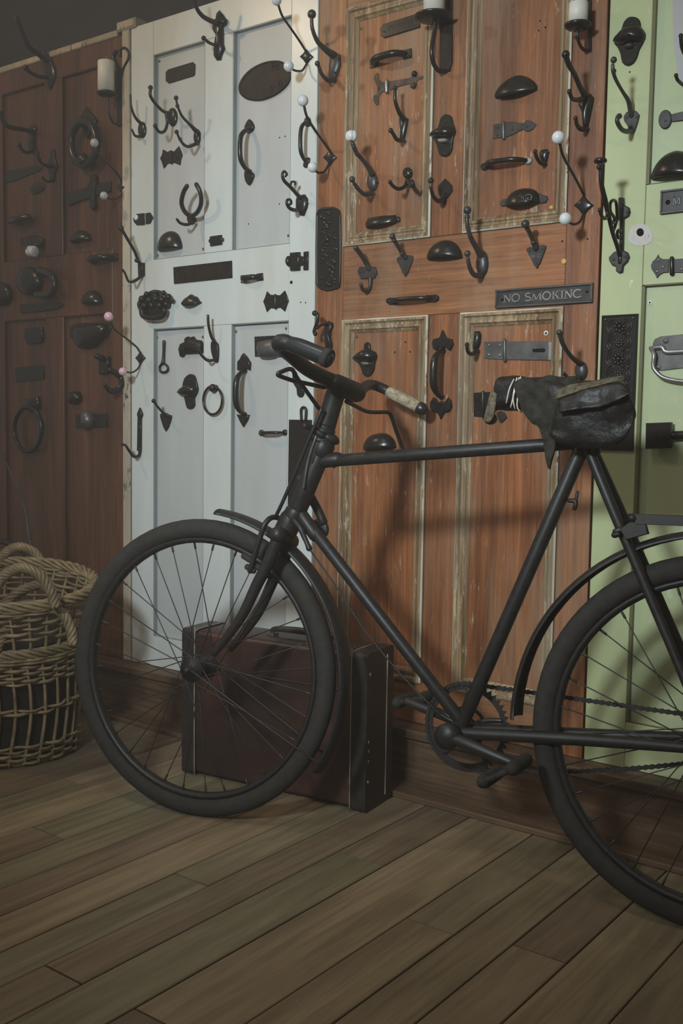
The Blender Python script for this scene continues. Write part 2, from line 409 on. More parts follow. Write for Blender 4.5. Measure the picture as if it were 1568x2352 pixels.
def moulding(parent, x0, x1, z0, z1, prof, mat, name='moulding'):
    cs = [(x0, z0), (x1, z0), (x1, z1), (x0, z1)]; dg = [(1, 1), (-1, 1), (-1, -1), (1, -1)]
    for i in range(4):
        j = (i + 1) % 4; vs = []; n = len(prof)
        for c, g in ((cs[i], dg[i]), (cs[j], dg[j])):
            for u, h in prof: vs.append((c[0] + g[0] * u, -h, c[1] + g[1] * u))
        fs = [(k, k + 1, n + k + 1, n + k) for k in range(n - 1)]
        MB().add(vs, fs, False).build(name, mat, parent)
PROF = [(0, -.01), (0, .004), (.004, .0075), (.009, .0075), (.0125, .002), (.018, .001), (.0205, .0035), (.026, .0035), (.0285, -.001), (.035, -.0065), (.035, -.010)]
def door(name, x0, x1, z0, z1, px, zu, zl, recess, mf, mr, mp, reveal=None, prof=None, rv=.002):
    """panelled door: two stiles, a muntin, three rails, four recessed panels"""
    root = bpy.data.objects.new(name, None); COL.objects.link(root); root.location = ((x0 + x1) / 2, 0, z0); structure(root)
    (a0, a1), (b0, b1) = px; e = .0006
    MB().bbox(x0, a0 - e, 0, .038, z0, z1, .0012).build('stile', mf, root)
    MB().bbox(b1 + e, x1, 0, .038, z0, z1, .0012).build('stile', mf, root)
    for lo, hi in ((z0, zl[0] - e), (zl[1] + e, zu[0] - e), (zu[1] + e, z1)):
        MB().bbox(a0, b1, .0004, .038, lo, hi, .0012).build('rail', mr, root)
    for lo, hi in (zl, zu): MB().bbox(a1 + e, b0 - e, .0002, .038, lo, hi, .0012).build('muntin', mf, root)
    for lo, hi in (zl, zu):
        for p0, p1 in px:
            MB().box(p0 - .008, p1 + .008, recess, recess + .012, lo - .008, hi + .008).build('panel', mp, root)
            if prof: moulding(root, p0, p1, lo, hi, prof, 'moulding_wood'); moulding(root, p0, p1, lo, hi, [(-.0004, .001), (-.0004, .0046), (.0034, .0076)], 'worn_edge_paint', 'worn_edge')
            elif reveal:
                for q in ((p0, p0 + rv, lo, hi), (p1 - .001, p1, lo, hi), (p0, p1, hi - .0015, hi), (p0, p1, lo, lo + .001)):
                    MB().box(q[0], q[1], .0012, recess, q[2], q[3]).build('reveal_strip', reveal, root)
    return root
d_brown = door('door_1', -3.40, -2.5785, .153, 2.118, ((-3.205, -2.968), (-2.877, -2.631)), (1.474, 2.047), (.25, 1.27), .011, 'brown_wood', 'brown_wood', 'brown_wood', 'brown_wood')
d_white = door('door_2', -2.540, -1.8035, .153, 2.131, ((-2.441, -2.224), (-2.112, -1.896)), (1.422, 2.031), (.249, 1.21), .016, 'white_paint', 'white_paint', 'grey_panel_paint', 'grey_reveal_shade')
d_orange = door('door_3', -1.7985, -.986, .153, 2.14, ((-1.707, -1.435), (-1.341, -1.068)), (1.395, 2.003), (.26, 1.202), .008, 'orange_wood', 'orange_rail_wood', 'orange_wood', None, PROF)
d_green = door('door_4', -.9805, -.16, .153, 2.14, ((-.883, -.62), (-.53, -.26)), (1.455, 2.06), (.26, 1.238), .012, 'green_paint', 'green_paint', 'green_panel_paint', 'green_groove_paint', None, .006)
# dirty cream painted casing between the brown and the white door and along the top of the brown door
tr = structure(MB().bbox(-2.5775, -2.5440, -.006, .04, .153, 2.128, .003).build('trim_1', 'cream_strip_paint', None, (-2.56, 0, .153)))
mb = MB(); mb.bbox(-2.600, -2.515, -.010, .04, 2.128, 2.158, .006).build('corner_block', 'cream_strip_paint', tr)
structure(MB().bbox(-4.2, -2.601, -.004, .04, 2.1185, 2.139, .003).build('trim_2', 'cream_strip_paint', None, (-3.2, 0, 2.12)))

def SCL(p): return FPX / (W(p) - CAM).dot(CF)
def dot_part(parent, name, p, rpx, d0, mat, h=.0015):
    c = W(p, d0); r = rpx / SCL(p)
    MB().lathe(c, (0, -1, 0), [(0, r), (h * .6, r), (h, r * .6)], 10).build(name, mat, parent)
for p in (C(282, 460), D(268, 775), D(610, 725), D(1248, 625), E(265, 410), E(607, 405), E(857, 365), E(1232, 342)): dot_part(d_white, 'screw', p, 3.2, -.016, 'screw_brass')
for p in (C(335, 370), C(918, 182), C(1120, 128), D(1270, 975), D(668, 363), D(765, 415), D(1340, 1125), D(1377, 1127), C(1182, 1032), C(1224, 1023), D(1180, 387), D(949, 537), D(170, 748)):
    dot_part(d_white, 'nail_hole', p, 1.7 if p != D(1270, 975) else 4, .0002 if p[0] > 660 or p[1] > 600 else -.0158, 'dark_hole', .0008)
for p in (F(508, 258), H(487, 712), L(862, 287)): dot_part(d_orange, 'screw', p, 3.6, -.008, 'screw_brass')
dot_part(d_orange, 'screw', M(757, 168), 6, -.008, 'white_plug'); dot_part(d_orange, 'screw_slot', M(757, 168), 2.4, -.0064, 'dark_hole')
dot_part(d_orange, 'plug', I(930, 565), 5.2, -.008, 'yellow_plug'); dot_part(d_orange, 'plug', I(1050, 1075), 6.5, 0, 'yellow_plug')
for p in (G(870, 208), G(925, 275), G(857, 305), I(1035, 883), I(1275, 862), L(1297, 338), L(1200, 427), L(1337, 424)): dot_part(d_orange, 'nail_hole', p, 2.2, -.008 if p[0] < 1285 and p[1] < 500 or p[1] > 700 else 0, 'dark_hole', .0008)
dot_part(d_green, 'screw', K(650, 1475), 6.5, -.012, 'white_plug'); dot_part(d_green, 'screw_slot', K(650, 1475), 2, -.0104, 'dark_hole')
dot_part(d_green, 'nail_hole', J(505, 973), 2, 0, 'dark_hole', .0008)
pp = [K(555 + 118 * math.cos(t) * (1 + .10 * math.sin(3 * t)), 810 + 120 * math.sin(t) * (1 + .12 * math.cos(2 * t))) for t in [i * math.pi / 11 for i in range(22)]]
MB().plate(pp, .0, .0006, .0002).build('bare_paint_patch', 'bare_patch', d_green)
MB().plate([K(555 + 36 * math.cos(t), 785 + 40 * math.sin(t)) for t in [i * math.pi / 8 for i in range(16)]], .0005, .0006, .0002).build('spindle_hole', 'dark_hole', d_green)
MB().plate([(1543, -60), (1545, 50), (1549, 120), (1556, 170), (1568, 203), (1590, 215), (1640, 170), (1640, -60)], -.012, .0007, .0002, 1).build('filler_patch', 'grey_filler', d_green)
# ------------------------------------------------------------------ door hardware
IR = 'black_iron'
def circ(f, cx, cy, rx, ry, n=20, rot=0.0):
    out = []
    for i in range(n):
        t = 2 * math.pi * i / n; x, y = rx * math.cos(t), ry * math.sin(t)
        out.append(f(cx + x * math.cos(rot) - y * math.sin(rot), cy + x * math.sin(rot) + y * math.cos(rot)))
    return out
def domed(mb, pp, d0, h, rim=.0015, steps=5, k=1):         # outline on the door that swells to height h
    P0 = [W(p, d0) for p in pp]
    if k > 1: P0 = [Vector(x) for x in cr(P0, k, True)]
    c = sum(P0, Vector()) / len(P0); n = len(P0); vs = list(P0); nrm = Vector((0, -1, 0)); fs = []
    lv = [(1, rim)] + [(math.cos(i / steps * math.pi / 2), rim + (h - rim) * math.sin(i / steps * math.pi / 2)) for i in range(1, steps)]
    for s_, z in lv: vs += [c + (p - c) * s_ + nrm * z for p in P0]
    for i in range(len(lv)):
        for j in range(n): fs.append((i * n + j, i * n + (j + 1) % n, (i + 1) * n + (j + 1) % n, (i + 1) * n + j))
    vs.append(c + nrm * h); e = len(vs) - 1
    for j in range(n): fs.append((len(lv) * n + j, len(lv) * n + (j + 1) % n, e))
    return mb.add(vs, fs)
def axp(p, X0, lo):
    q = AX(p, X0)
    return q if -q.y >= lo else W(p, lo)
def arm(pp, X0, r, lo=.005, mb=None, res=9, sub=4):        # rod standing out square from the door
    mb = mb or MB(); rr = r if isinstance(r, (list, tuple)) else [r] * len(pp)
    return mb.tube([axp(p, X0, lo) for p in pp], [a * (.72 if X0 < -1.8 else .86) / SCL(p) for a, p in zip(rr, pp)], res, sub)
def rod(pp, ds, r, mb=None, res=9, sub=4, closed=False):   # rod through photograph points at given distances from the door
    mb = mb or MB(); ds = ds if isinstance(ds, (list, tuple)) else [ds] * len(pp); rr = r if isinstance(r, (list, tuple)) else [r] * len(pp)
    return mb.tube([W(p, d) for p, d in zip(pp, ds)], [a / SCL(p) for a, p in zip(rr, pp)], res, sub, True, None, closed)
def bead(p, r, X0=None, d=None, lo=.005, sy=1.0, mb=None):
    q = axp(p, X0, lo) if X0 is not None else W(p, d); rr = r * (.85 if X0 is not None and r < 9 else 1) / SCL(p)
    return (mb or MB()).ball(q, rr, rr, rr * sy)
def screws(parent, pts, d, r=2.6, mat='worn_iron'):
    for p in pts:
        q = W(p, d); rr = r / SCL(p)
        MB().lathe(q, (0, -1, 0), [(0, rr), (rr * .3, rr), (rr * .75, rr * .55)], 10).build('screw', mat, parent)
def put(name, label, cat, base, parts, group=None, d=0.0, sc=None, scd=.004, scr=2.6, scm='worn_iron'):
    t = thing(name, label, cat, W(base, d), group)
    for nm, mb, mat in parts: mb.build(nm, mat, t)
    if sc: screws(t, sc, scd, scr, scm)
    return t
def cup_mesh(arc, depth, d0=0.0, mb=None, m=7, k=1, sag=0.0):
    """bin pull: outline on the door from one foot over the top to the other; open below"""
    mb = mb or MB(); P0 = [W(p, d0) for p in arc]
    if k > 1: P0 = [Vector(x) for x in cr(P0, k)]
    n = len(P0); a, b = P0[0], P0[-1]; nrm = Vector((0, -1, 0)); L0 = (b - a)
    for sc_, off in ((1.0, 0), (.90, 1)):
        vs = []; fs = []
        for i in range(n):
            t = max(0, min(1, (P0[i] - a).dot(L0) / L0.length_squared)); t = i / (n - 1) * .5 + t * .5
            bt = a + L0 * t + Vector((0, 0, -sag * math.sin(math.pi * t)))
            dp = depth * math.sin(math.pi * t) ** .55 if 0 < t < 1 else 0
            for j in range(m + 1):
                v = j / m * math.pi / 2
                p = P0[i] + (bt - P0[i]) * (1 - math.cos(v)) * 1.0 + nrm * (dp * math.sin(v) + .0012)
                if off: c = (a + b) / 2; p = c + (p - c) * sc_
                vs.append(p)
        for i in range(n - 1):
            for j in range(m):
                q = (i * (m + 1) + j, i * (m + 1) + j + 1, (i + 1) * (m + 1) + j + 1, (i + 1) * (m + 1) + j)
                fs.append(q if not off else q[::-1])
        o = len(mb.v); mb.add(vs, fs)
        if off:
            o1 = o - len(vs)
            for i in range(n - 1):
                mb.f.append([o1 + i * (m + 1) + m, o + i * (m + 1) + m, o + (i + 1) * (m + 1) + m, o1 + (i + 1) * (m + 1) + m]); mb.sm.append(True)
    return mb
def bow(a, b, h, r, d0=0.0, mb=None, rise=.22, flat=None, rmid=None, sag=0):     # bridge handle between two feet
    mb = mb or MB(); A_, B_ = W(a, d0 + .003), W(b, d0 + .003); n = Vector((0, -1, 0)); s1 = r * .8 / SCL(a); rm = (rmid or r) * .82 / SCL(a)
    pts = [A_ - n * .002, A_ + (B_ - A_) * .05 + n * h * .45, A_ + (B_ - A_) * rise + n * h * .9, (A_ + B_) / 2 + n * h, A_ + (B_ - A_) * (1 - rise) + n * h * .9, A_ + (B_ - A_) * .95 + n * h * .45, B_ - n * .002]
    return mb.tube(pts, [s1, s1, rm, rm, rm, s1, s1], 10, 5, True, flat)
def diamond(f, cx, cy, rx, ry): return PN(f, cx, cy - ry, cx + rx * .45, cy - ry * .45, cx + rx, cy, cx + rx * .45, cy + ry * .45, cx, cy + ry, cx - rx * .45, cy + ry * .45, cx - rx, cy, cx - rx * .45, cy - ry * .45)

def ball_hook(label, base, bpts, up, lo_, balls, rb, mat, rarm=3.4, d=0.0):
    X0 = W(base).x; t = thing('ball_coat_hook', label, 'coat hook', W(base, d), 'double coat hooks with round porcelain ends')
    m = MB(); domed(m, bpts, d, .008, .003, 4); m.build('base_plate', IR, t)
    arm(up, X0, rarm).build('upper_arm', IR, t); arm(lo_, X0, rarm).build('lower_arm', IR, t)
    for p, r in zip(balls, rb): bead(p, r, X0).build('knob', mat, t)
    return t
ball_hook('coat hook with two grey porcelain balls on brown door, below the diamond ring knocker', A(1100, 1690), diamond(A, 1100, 1690, 45, 60),
          PN(A, 1092, 1630, 1060, 1570, 980, 1480, 890, 1395, 865, 1330), PN(A, 1095, 1730, 1070, 1780, 1010, 1795, 960, 1775), [A(850, 1287), A(935, 1762)], (9.4, 9), 'porcelain_grey')
ball_hook('coat hook with two pink porcelain balls', B(1268, 1265), diamond(B, 1268, 1265, 46, 62),
          PN(B, 1255, 1205, 1215, 1150, 1100, 1060, 1030, 1005, 1000, 940), PN(B, 1262, 1310, 1240, 1360, 1190, 1393, 1140, 1390), [B(978, 890), B(1105, 1385)], (10.2, 9.2), 'porcelain_pink', 2.8)
ball_hook('coat hook with pale blue-white porcelain balls beside the black oval plaque', C(1388, 428), diamond(C, 1388, 428, 50, 58),
          PN(C, 1380, 385, 1320, 290, 1250, 190, 1200, 115, 1172, 35), PN(C, 1385, 480, 1350, 530, 1300, 530, 1262, 508), [C(1160, 2), C(1250, 497)], (11, 11.6), 'porcelain_white', 3.6)
ball_hook('coat hook with white porcelain balls crossing the slim bow handle on white door edge', F(230, 1420), diamond(F, 230, 1420, 62, 75),
          PN(C, 1550, 1120, 1500, 1050, 1430, 950, 1385, 870, 1365, 790), PN(F, 215, 1480, 175, 1545, 120, 1555, 80, 1520), [C(1357, 755), C(1430, 1255)], (12.2, 11.6), 'porcelain_white', 3.4)
ball_hook('coat hook with white porcelain balls at the right edge of orange door', I(1242, 545), diamond(I, 1242, 545, 94, 100),
          [I(1238, 440), I(1150, 270), I(1060, 110), I(1025, 20), G(1072, 1450), G(1060, 1400)], PN(I, 1240, 620, 1200, 700, 1140, 722, 1080, 690), [G(1052, 1375), I(1065, 670)], (14, 13.8), 'porcelain_white', 3.6)

def hook(name, label, base, plate, arms, beads=(), mat=IR, th=.005, dome=False, d=0.0, sc=None, group='cast coat hooks', k=2, cat='coat hook', scd=None):
    """plate outline, arms [(name, points, radius)], beads [(point, radius)]"""
    X0 = W(base).x; t = thing(name, label, cat, W(base, d), group)
    m = MB(); (domed(m, plate, d, th, .0025, 4, k) if dome else m.plate(plate, d, th, .0015, k)); m.build('base_plate', mat, t)
    for nm, pp, r in arms: arm(pp, X0, r, d + .005).build(nm, mat, t)
    for p, r in beads: bead(p, r, X0, lo=d + .006).build('tip', mat, t)
    if sc: screws(t, sc, scd if scd is not None else d + th)
    return t
RP = -.011   # brown panel depth
WP = -.016   # white panel depth
OP = -.008   # orange panel depth
GP = -.012   # green panel depth
# ---- brown door
hook('coat_hook', 'tall black coat hook on the top of brown door crossing the cream strip', A(440, 640), PN(A, 380, 470, 440, 480, 500, 600, 505, 700, 460, 805, 415, 720, 370, 540),
     [('upper_arm', PN(A, 440, 560, 360, 500, 260, 420, 200, 300, 150, 170), 8), ('lower_arm', PN(A, 440, 700, 350, 690, 270, 650, 230, 610), 6)], [(A(232, 612), 8)], th=.012, dome=True)
hook('coat_hook', 'dark coat hook with curled foot in upper left panel of brown door', R(600, 1000), PN(R, 560, 850, 620, 840, 680, 900, 640, 1000, 640, 1200, 670, 1330, 520, 1330, 530, 1100, 510, 920),
     [('upper_arm', PN(R, 590, 960, 400, 920, 180, 880, 80, 810, 30, 700, 15, 640), 7), ('lower_arm', PN(R, 580, 1310, 480, 1340, 400, 1290, 345, 1200), 5.5)], [(R(15, 635), 7), (R(345, 1192), 6)], th=.012, dome=True, d=RP)
t = hook('coat_hook', 'arrow shaped dark coat hook over a tapered strap on brown door', R(960, 1600), PN(R, 945, 1290, 995, 1290, 1010, 1440, 1055, 1580, 1010, 1700, 980, 1860, 930, 1850, 900, 1680, 870, 1580, 920, 1450),
     [('upper_arm', PN(R, 920, 1590, 780, 1550, 700, 1450, 670, 1330), 5.5), ('lower_arm', PN(R, 950, 1820, 870, 1860, 800, 1830, 765, 1780), 4.5)], [], th=.008, d=0)
put('tee_hinge', 'tapered black strap hinge leaf in upper left panel of brown door', 'hinge', R(400, 1720), [('strap', MB().plate(PN(R, 120, 1670, 700, 1560, 780, 1600, 740, 1660, 230, 1865, 110, 1880), RP, .004), IR)], 'hinges', RP)
put('oval_escutcheon', 'small dark oval keyhole cover below the strap hinge on brown door', 'escutcheon', R(680, 1990), [('cover', domed(MB(), PN(R, 545, 2010, 570, 1940, 640, 1895, 740, 1878, 805, 1910, 810, 1980, 750, 2050, 600, 2092), RP, .007, .003, 4, 2), IR)], None, RP)
t = thing('door_knocker', 'big ring door knocker hanging from a diamond plate on brown door', 'door knocker', W(A(790, 1100), RP), 'ring door knockers')
MB().plate(PN(A, 790, 965, 885, 1085, 800, 1255, 720, 1090), RP, .010, .004).build('base_plate', IR, t)
rod([A(755 + 115 * math.sin(a), 1290 - 195 * math.cos(a)) for a in [math.pi * 2 * i / 16 for i in range(16)]], .018, 9.0, closed=True).build('ring', IR, t)
bead(A(752, 1440), 15, None, .02).build('striker', IR, t)
t = thing('latch_bar', 'dark cross shaped latch with a long tapered bar on brown door', 'latch', W(A(830, 1740), RP))
MB().plate(PN(A, 610, 1760, 640, 1738, 800, 1690, 1010, 1635, 1018, 1720, 860, 1770, 670, 1835, 640, 1855, 615, 1840), RP, .010).build('bar', IR, t)
MB().plate(PN(A, 835, 1580, 875, 1575, 882, 1640, 865, 1770, 880, 1860, 850, 1895, 830, 1870, 828, 1780, 800, 1700, 830, 1640), RP + .004, .012).build('cross_piece', IR, t)
put('pull_handle', 'slim dark pull below the oval cover on brown door', 'drawer pull', A(165, 1975), [('grip', rod(PN(A, 85, 1988, 165, 1972, 255, 1955), [.006, .022, .006], [8, 8, 8]), IR)], None, RP)
t = thing('insulator_hook', 'white porcelain spool hook with thin grey rod on brown door', 'coat hook', W(A(300, 2190), 0))
MB().plate(PN(A, 200, 2150, 330, 2120, 400, 2160, 390, 2210, 300, 2230, 205, 2215), 0, .01, .003).build('base_plate', IR, t)
X0 = W(A(330, 2180)).x
arm(PN(A, 330, 2180, 310, 2230), X0, 5).build('stem', IR, t)
q = axp(A(290, 2258), X0, .02); rr = 12.5 / SCL(A(290, 2258))
MB().lathe(q - Vector((.016, 0, 0)), (1, 0, -.12), [(0, rr * .8), (.003, rr), (.010, rr), (.013, rr * .72), (.019, rr * .72), (.022, rr), (.030, rr), (.033, rr * .8)], 18).build('spool', 'porcelain_white', t)
rod(PN(A, 235, 2130, 236, 2240), .045, 1.6).build('pin', 'worn_iron', t)
CUPS = 'cup shaped drawer pulls'
def cup(label, arc, depth, d0=0.0, mat=IR, k=3, extra=(), sc=None, sag=0.0, name='cup_pull'):
    c_ = arc[0]; e_ = arc[-1]; base = ((c_[0] + e_[0]) / 2, (c_[1] + e_[1]) / 2)
    return put(name, label, 'drawer pull', base, [('cup', cup_mesh(arc, depth, d0, None, 7, k, sag), mat)] + list(extra), CUPS, d0, sc, d0 + .002, 2.2)
cup('small dark cup pull in upper right panel of brown door', PN(B, 650, 230, 665, 170, 740, 115, 810, 145, 835, 200), .030, RP)
put('pull_handle', 'short stubby dark handle beside the cream strip on brown door', 'drawer pull', B(945, 375), [('grip', bow(B(838, 388), B(1010, 362), .030, 9), IR), ('foot', MB().plate(PN(B, 1015, 325, 1055, 318, 1062, 385, 1020, 395), 0, .006), IR)])
t = thing('door_knocker', 'round boss with a heavy side loop on brown door rail', 'door knocker', W(B(290, 580), 0), 'ring door knockers')
domed(MB(), circ(B, 285, 575, 108, 128), 0, .035, .01, 5).build('boss', IR, t)
rod(PN(B, 350, 470, 440, 500, 488, 560, 482, 660, 430, 690, 330, 690), [.02, .03, .034, .034, .03, .02], 8).build('loop', IR, t)
put('hinge_boss', 'dark rounded boss on brown door rail beside the heavy side loop', 'knob', B(30, 690), [('boss', domed(MB(), circ(B, 20, 690, 95, 108), 0, .03, .01, 5), IR)], None, 0)
put('bolt_plate', 'long dark strap plate with rounded end on brown door rail', 'hinge', B(370, 805), [('strap', MB().plate(PN(B, 185, 785, 400, 762, 520, 755, 565, 770, 568, 800, 520, 825, 350, 850, 195, 860), 0, .006, .002), IR)], 'hinges')
cup('round dark cup pull on brown door rail above the pink ball hook', PN(B, 755, 775, 770, 715, 810, 665, 850, 655, 890, 670, 920, 720, 930, 775), .034)
put('square_plate', 'square dark latch plate with screws in lower left panel of brown door', 'plate', B(320, 1060), [('plate', MB().plate(PN(B, 240, 1000, 395, 985, 395, 1125, 260, 1140, 235, 1080), RP, .010, .003), IR)], None, RP, PN(B, 322, 1025, 385, 1068), RP + .010)
put('bin_pull', 'broad deep dark bin pull in lower right panel of brown door', 'drawer pull', B(815, 1050),
    [('back_plate', MB().plate(PN(B, 630, 985, 700, 950, 990, 940, 1005, 1000, 975, 1085, 640, 1085), RP, .004), IR), ('scoop', domed(MB(), PN(B, 690, 985, 800, 965, 965, 960, 960, 1060, 870, 1170, 740, 1175, 690, 1090), RP, .038, .01, 5, 2), IR)], CUPS, RP)
put('letter_plate', 'plain dark rectangular plate in lower left panel of brown door', 'plate', B(270, 1400), [('plate', MB().plate(PN(B, 145, 1352, 400, 1325, 402, 1455, 150, 1480), RP, .005), IR)], None, RP)
put('bracket_hook', 'chunky angular dark bracket hook on brown door behind the pink ball', 'coat hook', B(960, 1330),
    [('base_plate', MB().plate(PN(B, 915, 1262, 1000, 1250, 1000, 1400, 918, 1412), RP, .016, .003), IR),
     ('hook_arm', arm(PN(B, 990, 1370, 1080, 1425, 1095, 1500, 1040, 1560, 985, 1555, 945, 1505), W(B(1100, 1450)).x, [9, 10, 10, 10, 8, 6], .01), IR), ('tail', rod(PN(B, 925, 1270, 865, 1245), [.012, .03], [8, 6]), IR)], 'cast coat hooks', RP)
put('dome_knob', 'plain dark dome knob in lower right panel of brown door', 'knob', B(685, 1622), [('dome', domed(MB(), circ(B, 685, 1622, 60, 60), RP, .028, .006, 6), IR)], None, RP)
t = thing('door_knocker', 'thin ring knocker on a small plate in lower left panel of brown door', 'door knocker', W(B(310, 1670), RP), 'ring door knockers')
domed(MB(), PN(B, 255, 1630, 365, 1610, 370, 1720, 300, 1750, 245, 1700), RP, .022, .006, 4).build('base_plate', IR, t)
rod([B(250 + 122 * math.sin(a), 1905 - 200 * math.cos(a)) for a in [math.pi * 2 * i / 18 for i in range(18)]], .012, 5.0, closed=True).build('ring', IR, t)
t = thing('hasp', 'dark hasp with a shiny rolled barrel in lower right panel of brown door', 'hasp', W(B(830, 1825), RP))
MB().plate(PN(B, 690, 1775, 970, 1760, 970, 1885, 690, 1895), RP, .005).build('base_plate', IR, t)
a, b = W(B(790, 1748), RP + .006), W(B(796, 1895), RP + .006); MB().lathe(b, a - b, [(0, .024), ((a - b).length, .024)], 20).build('barrel', 'dark_steel', t)
# ---- sconces and candles
def sconce(label, candle_label, dish_c, rx, cx_top, cx_bot, crx, X0, barpts, jpts, extra=None, jr=4, wick=True, bth=.006):
    q0 = AX(dish_c, X0); r = rx / (FPX / (q0 - CAM).dot(CF))
    t = thing('candle_sconce', label, 'candle holder', W(barpts[0], 0), 'iron candle sconces')
    MB().plate(barpts, 0, bth, .002).build('back_bar', IR, t)
    arm(jpts, X0, jr, .004).build('bracket', IR, t)
    if extra: extra(t)
    n = (0, 0, 1)
    MB().lathe(q0 - Vector((0, 0, .008)), n, [(0, r * .35), (.002, r * .7), (.007, r * .97), (.012, r), (.013, r * .96), (.009, r * .6), (.0085, .002)], 26).build('dish', IR, t)
    s = FPX / (q0 - CAM).dot(CF); cr_ = crx / s; h = (cx_bot - cx_top) / s
    z0 = q0.z + .0058
    c = solo('candle', MB().lathe((q0.x, q0.y, z0), n, [(0, cr_), (h * .985, cr_), (h, cr_ * .94), (h - .003, cr_ * .6), (h - .004, .003)], 28), 'wax', candle_label, 'candle', (q0.x, q0.y, z0), 'white pillar candles')
    if wick: MB().tube([(q0.x, q0.y, z0 + h - .004), (q0.x + .001, q0.y, z0 + h + .006), (q0.x + .006, q0.y - .002, z0 + h + .013)], .0008, 6, 3).build('wick', 'wick', c)
def heart(t): rod(PN(A, 1098, 680, 1120, 600, 1155, 530, 1150, 455, 1112, 432, 1082, 460, 1078, 500), .006, 3.4).build('scroll', IR, t); rod(PN(A, 1085, 680, 1050, 590, 1020, 520, 1030, 470, 1055, 460), .006, 3.4).build('scroll', IR, t)
sconce('iron candle sconce with a heart scroll on brown door beside the cream strip', 'white pillar candle in the heart scroll sconce on brown door', A(955, 845), 22, 145, 213, 19, W(A(1085, 900)).x - .015,
       PN(A, 1050, 650, 1112, 650, 1115, 1120, 1062, 1135), PN(A, 1085, 1120, 1020, 1105, 985, 1030, 975, 940, 965, 860), heart, 4)
sconce('broad iron strap sconce at the top of orange door muntin', 'tall white candle in the strap sconce of orange door', F(1160, 158), 45, -70, 36, 24.5, W(F(1290, 300)).x - .012,
       PN(F, 1222, -300, 1335, -320, 1332, 560, 1310, 645, 1225, 650), PN(F, 1265, 640, 1200, 635, 1155, 560, 1140, 440, 1165, 300, 1170, 180), None, 6)
sconce('small iron candle sconce with a curled foot on the right stile of orange door', 'short white candle in the small sconce by the green door', G(1248, 262), 31, 12, 57, 22, W(G(1372, 300)).x - .006,
       PN(G, 1350, -200, 1392, -205, 1390, 490, 1378, 515, 1355, 515), PN(G, 1370, 500, 1310, 500, 1265, 440, 1245, 360, 1248, 280), None, 4.5)
# ---- cream strip and white door
hook('coat_hook', 'long necked coat hook with square base on the cream strip', B(1285, 470), PN(B, 1263, 408, 1306, 408, 1306, 525, 1268, 537),
     [('upper_arm', PN(B, 1280, 440, 1245, 390, 1210, 300, 1140, 180, 1092, 98), [5, 5.5, 5, 5, 5]), ('lower_arm', PN(B, 1280, 520, 1215, 568, 1160, 575, 1125, 500, 1100, 468), [5, 5, 4, 3.5, 4])], [(B(1090, 95), 7.5), (B(1230, 385), 6)], th=.012, k=1)
t = hook('spear_hook', 'tall black hook with a spear point top on white door by the cream strip', B(1264, 1850), PN(B, 1250, 1800, 1280, 1800, 1278, 2090, 1245, 2100),
     [('lower_arm', PN(B, 1262, 2080, 1250, 2140, 1205, 2150, 1160, 2095, 1130, 2050, 1098, 2042), [5, 5, 5, 4.5, 4, 4.5])], th=.007, k=1)
MB().plate(PN(B, 1268, 1710, 1292, 1770, 1284, 1800, 1250, 1800, 1243, 1765), 0, .008, .003).build('spear_point', IR, t)
hook('coat_hook', 'slim black coat hook with small round base at the left of white door', C(155, 975), circ(C, 155, 975, 30, 62), [('upper_arm', PN(C, 150, 935, 100, 880, 70, 800, 64, 712), [6, 4.5, 3.6, 3.4]), ('lower_arm', PN(C, 145, 1025, 100, 1020, 75, 972), [5, 4, 3])], [], th=.008, dome=True, k=1)
hook('coat_hook', 'triple armed black coat hook with round base in upper left panel of white door', C(385, 880), circ(C, 383, 880, 36, 70),
     [('upper_arm', PN(C, 372, 845, 318, 840, 262, 790, 215, 722, 214, 660), [5, 5, 5, 5, 5]), ('lower_arm', PN(C, 330, 845, 340, 925, 318, 985, 280, 990, 250, 950), [5, 5, 5, 5, 5])], [(C(214, 658), 6.5), (C(250, 945), 6)], th=.010, dome=True, d=WP, k=1)
hook('coat_hook', 'black coat hook with beaded arms and oval base in upper left panel of white door', C(568, 1030), circ(C, 568, 1030, 24, 62),
     [('upper_arm', PN(C, 558, 985, 510, 935, 450, 870, 418, 795, 405, 735), [8, 5, 4.2, 3.6, 3.6]), ('lower_arm', PN(C, 560, 1078, 490, 1100, 440, 1055, 410, 990), [6, 5, 4, 3.6])], [(C(406, 735), 6.2), (C(416, 795), 5.4), (C(410, 990), 5.8), (C(437, 1045), 5)], th=.010, dome=True, d=WP, k=1)
put('name_plate', 'blank black name plate with clipped corners at the top of white door', 'plate', C(442, 548), [('plate', MB().plate(PN(C, 333, 545, 350, 523, 535, 467, 552, 484, 550, 556, 540, 572, 355, 628, 333, 610), WP, .004), 'brown_iron')], None, WP, PN(C, 345, 575, 522, 520), WP + .004, 1.6)
t = thing('oval_plaque', 'large black oval cast plaque in upper right panel of white door', 'plaque', W(C(1075, 605), WP))
ov = PN(S, 100, 900, 110, 780, 200, 600, 400, 400, 700, 250, 1000, 205, 1190, 255, 1330, 420, 1345, 600, 1250, 800, 1000, 1010, 700, 1140, 500, 1168, 300, 1140, 150, 1030)
MB().plate(ov, WP, .006, .002, 3).build('plate', 'brown_iron', t)
c0 = sum((Vector((p[0], p[1], 0)) for p in ov), Vector()) / len(ov)
rod([(c0.x + (p[0] - c0.x) * .95, c0.y + (p[1] - c0.y) * .95) for p in ov], WP + .006, 1.3, closed=True, res=6).build('raised_rim', 'brown_iron', t)
screws(t, [S(270, 630)], WP + .006, 1.8)
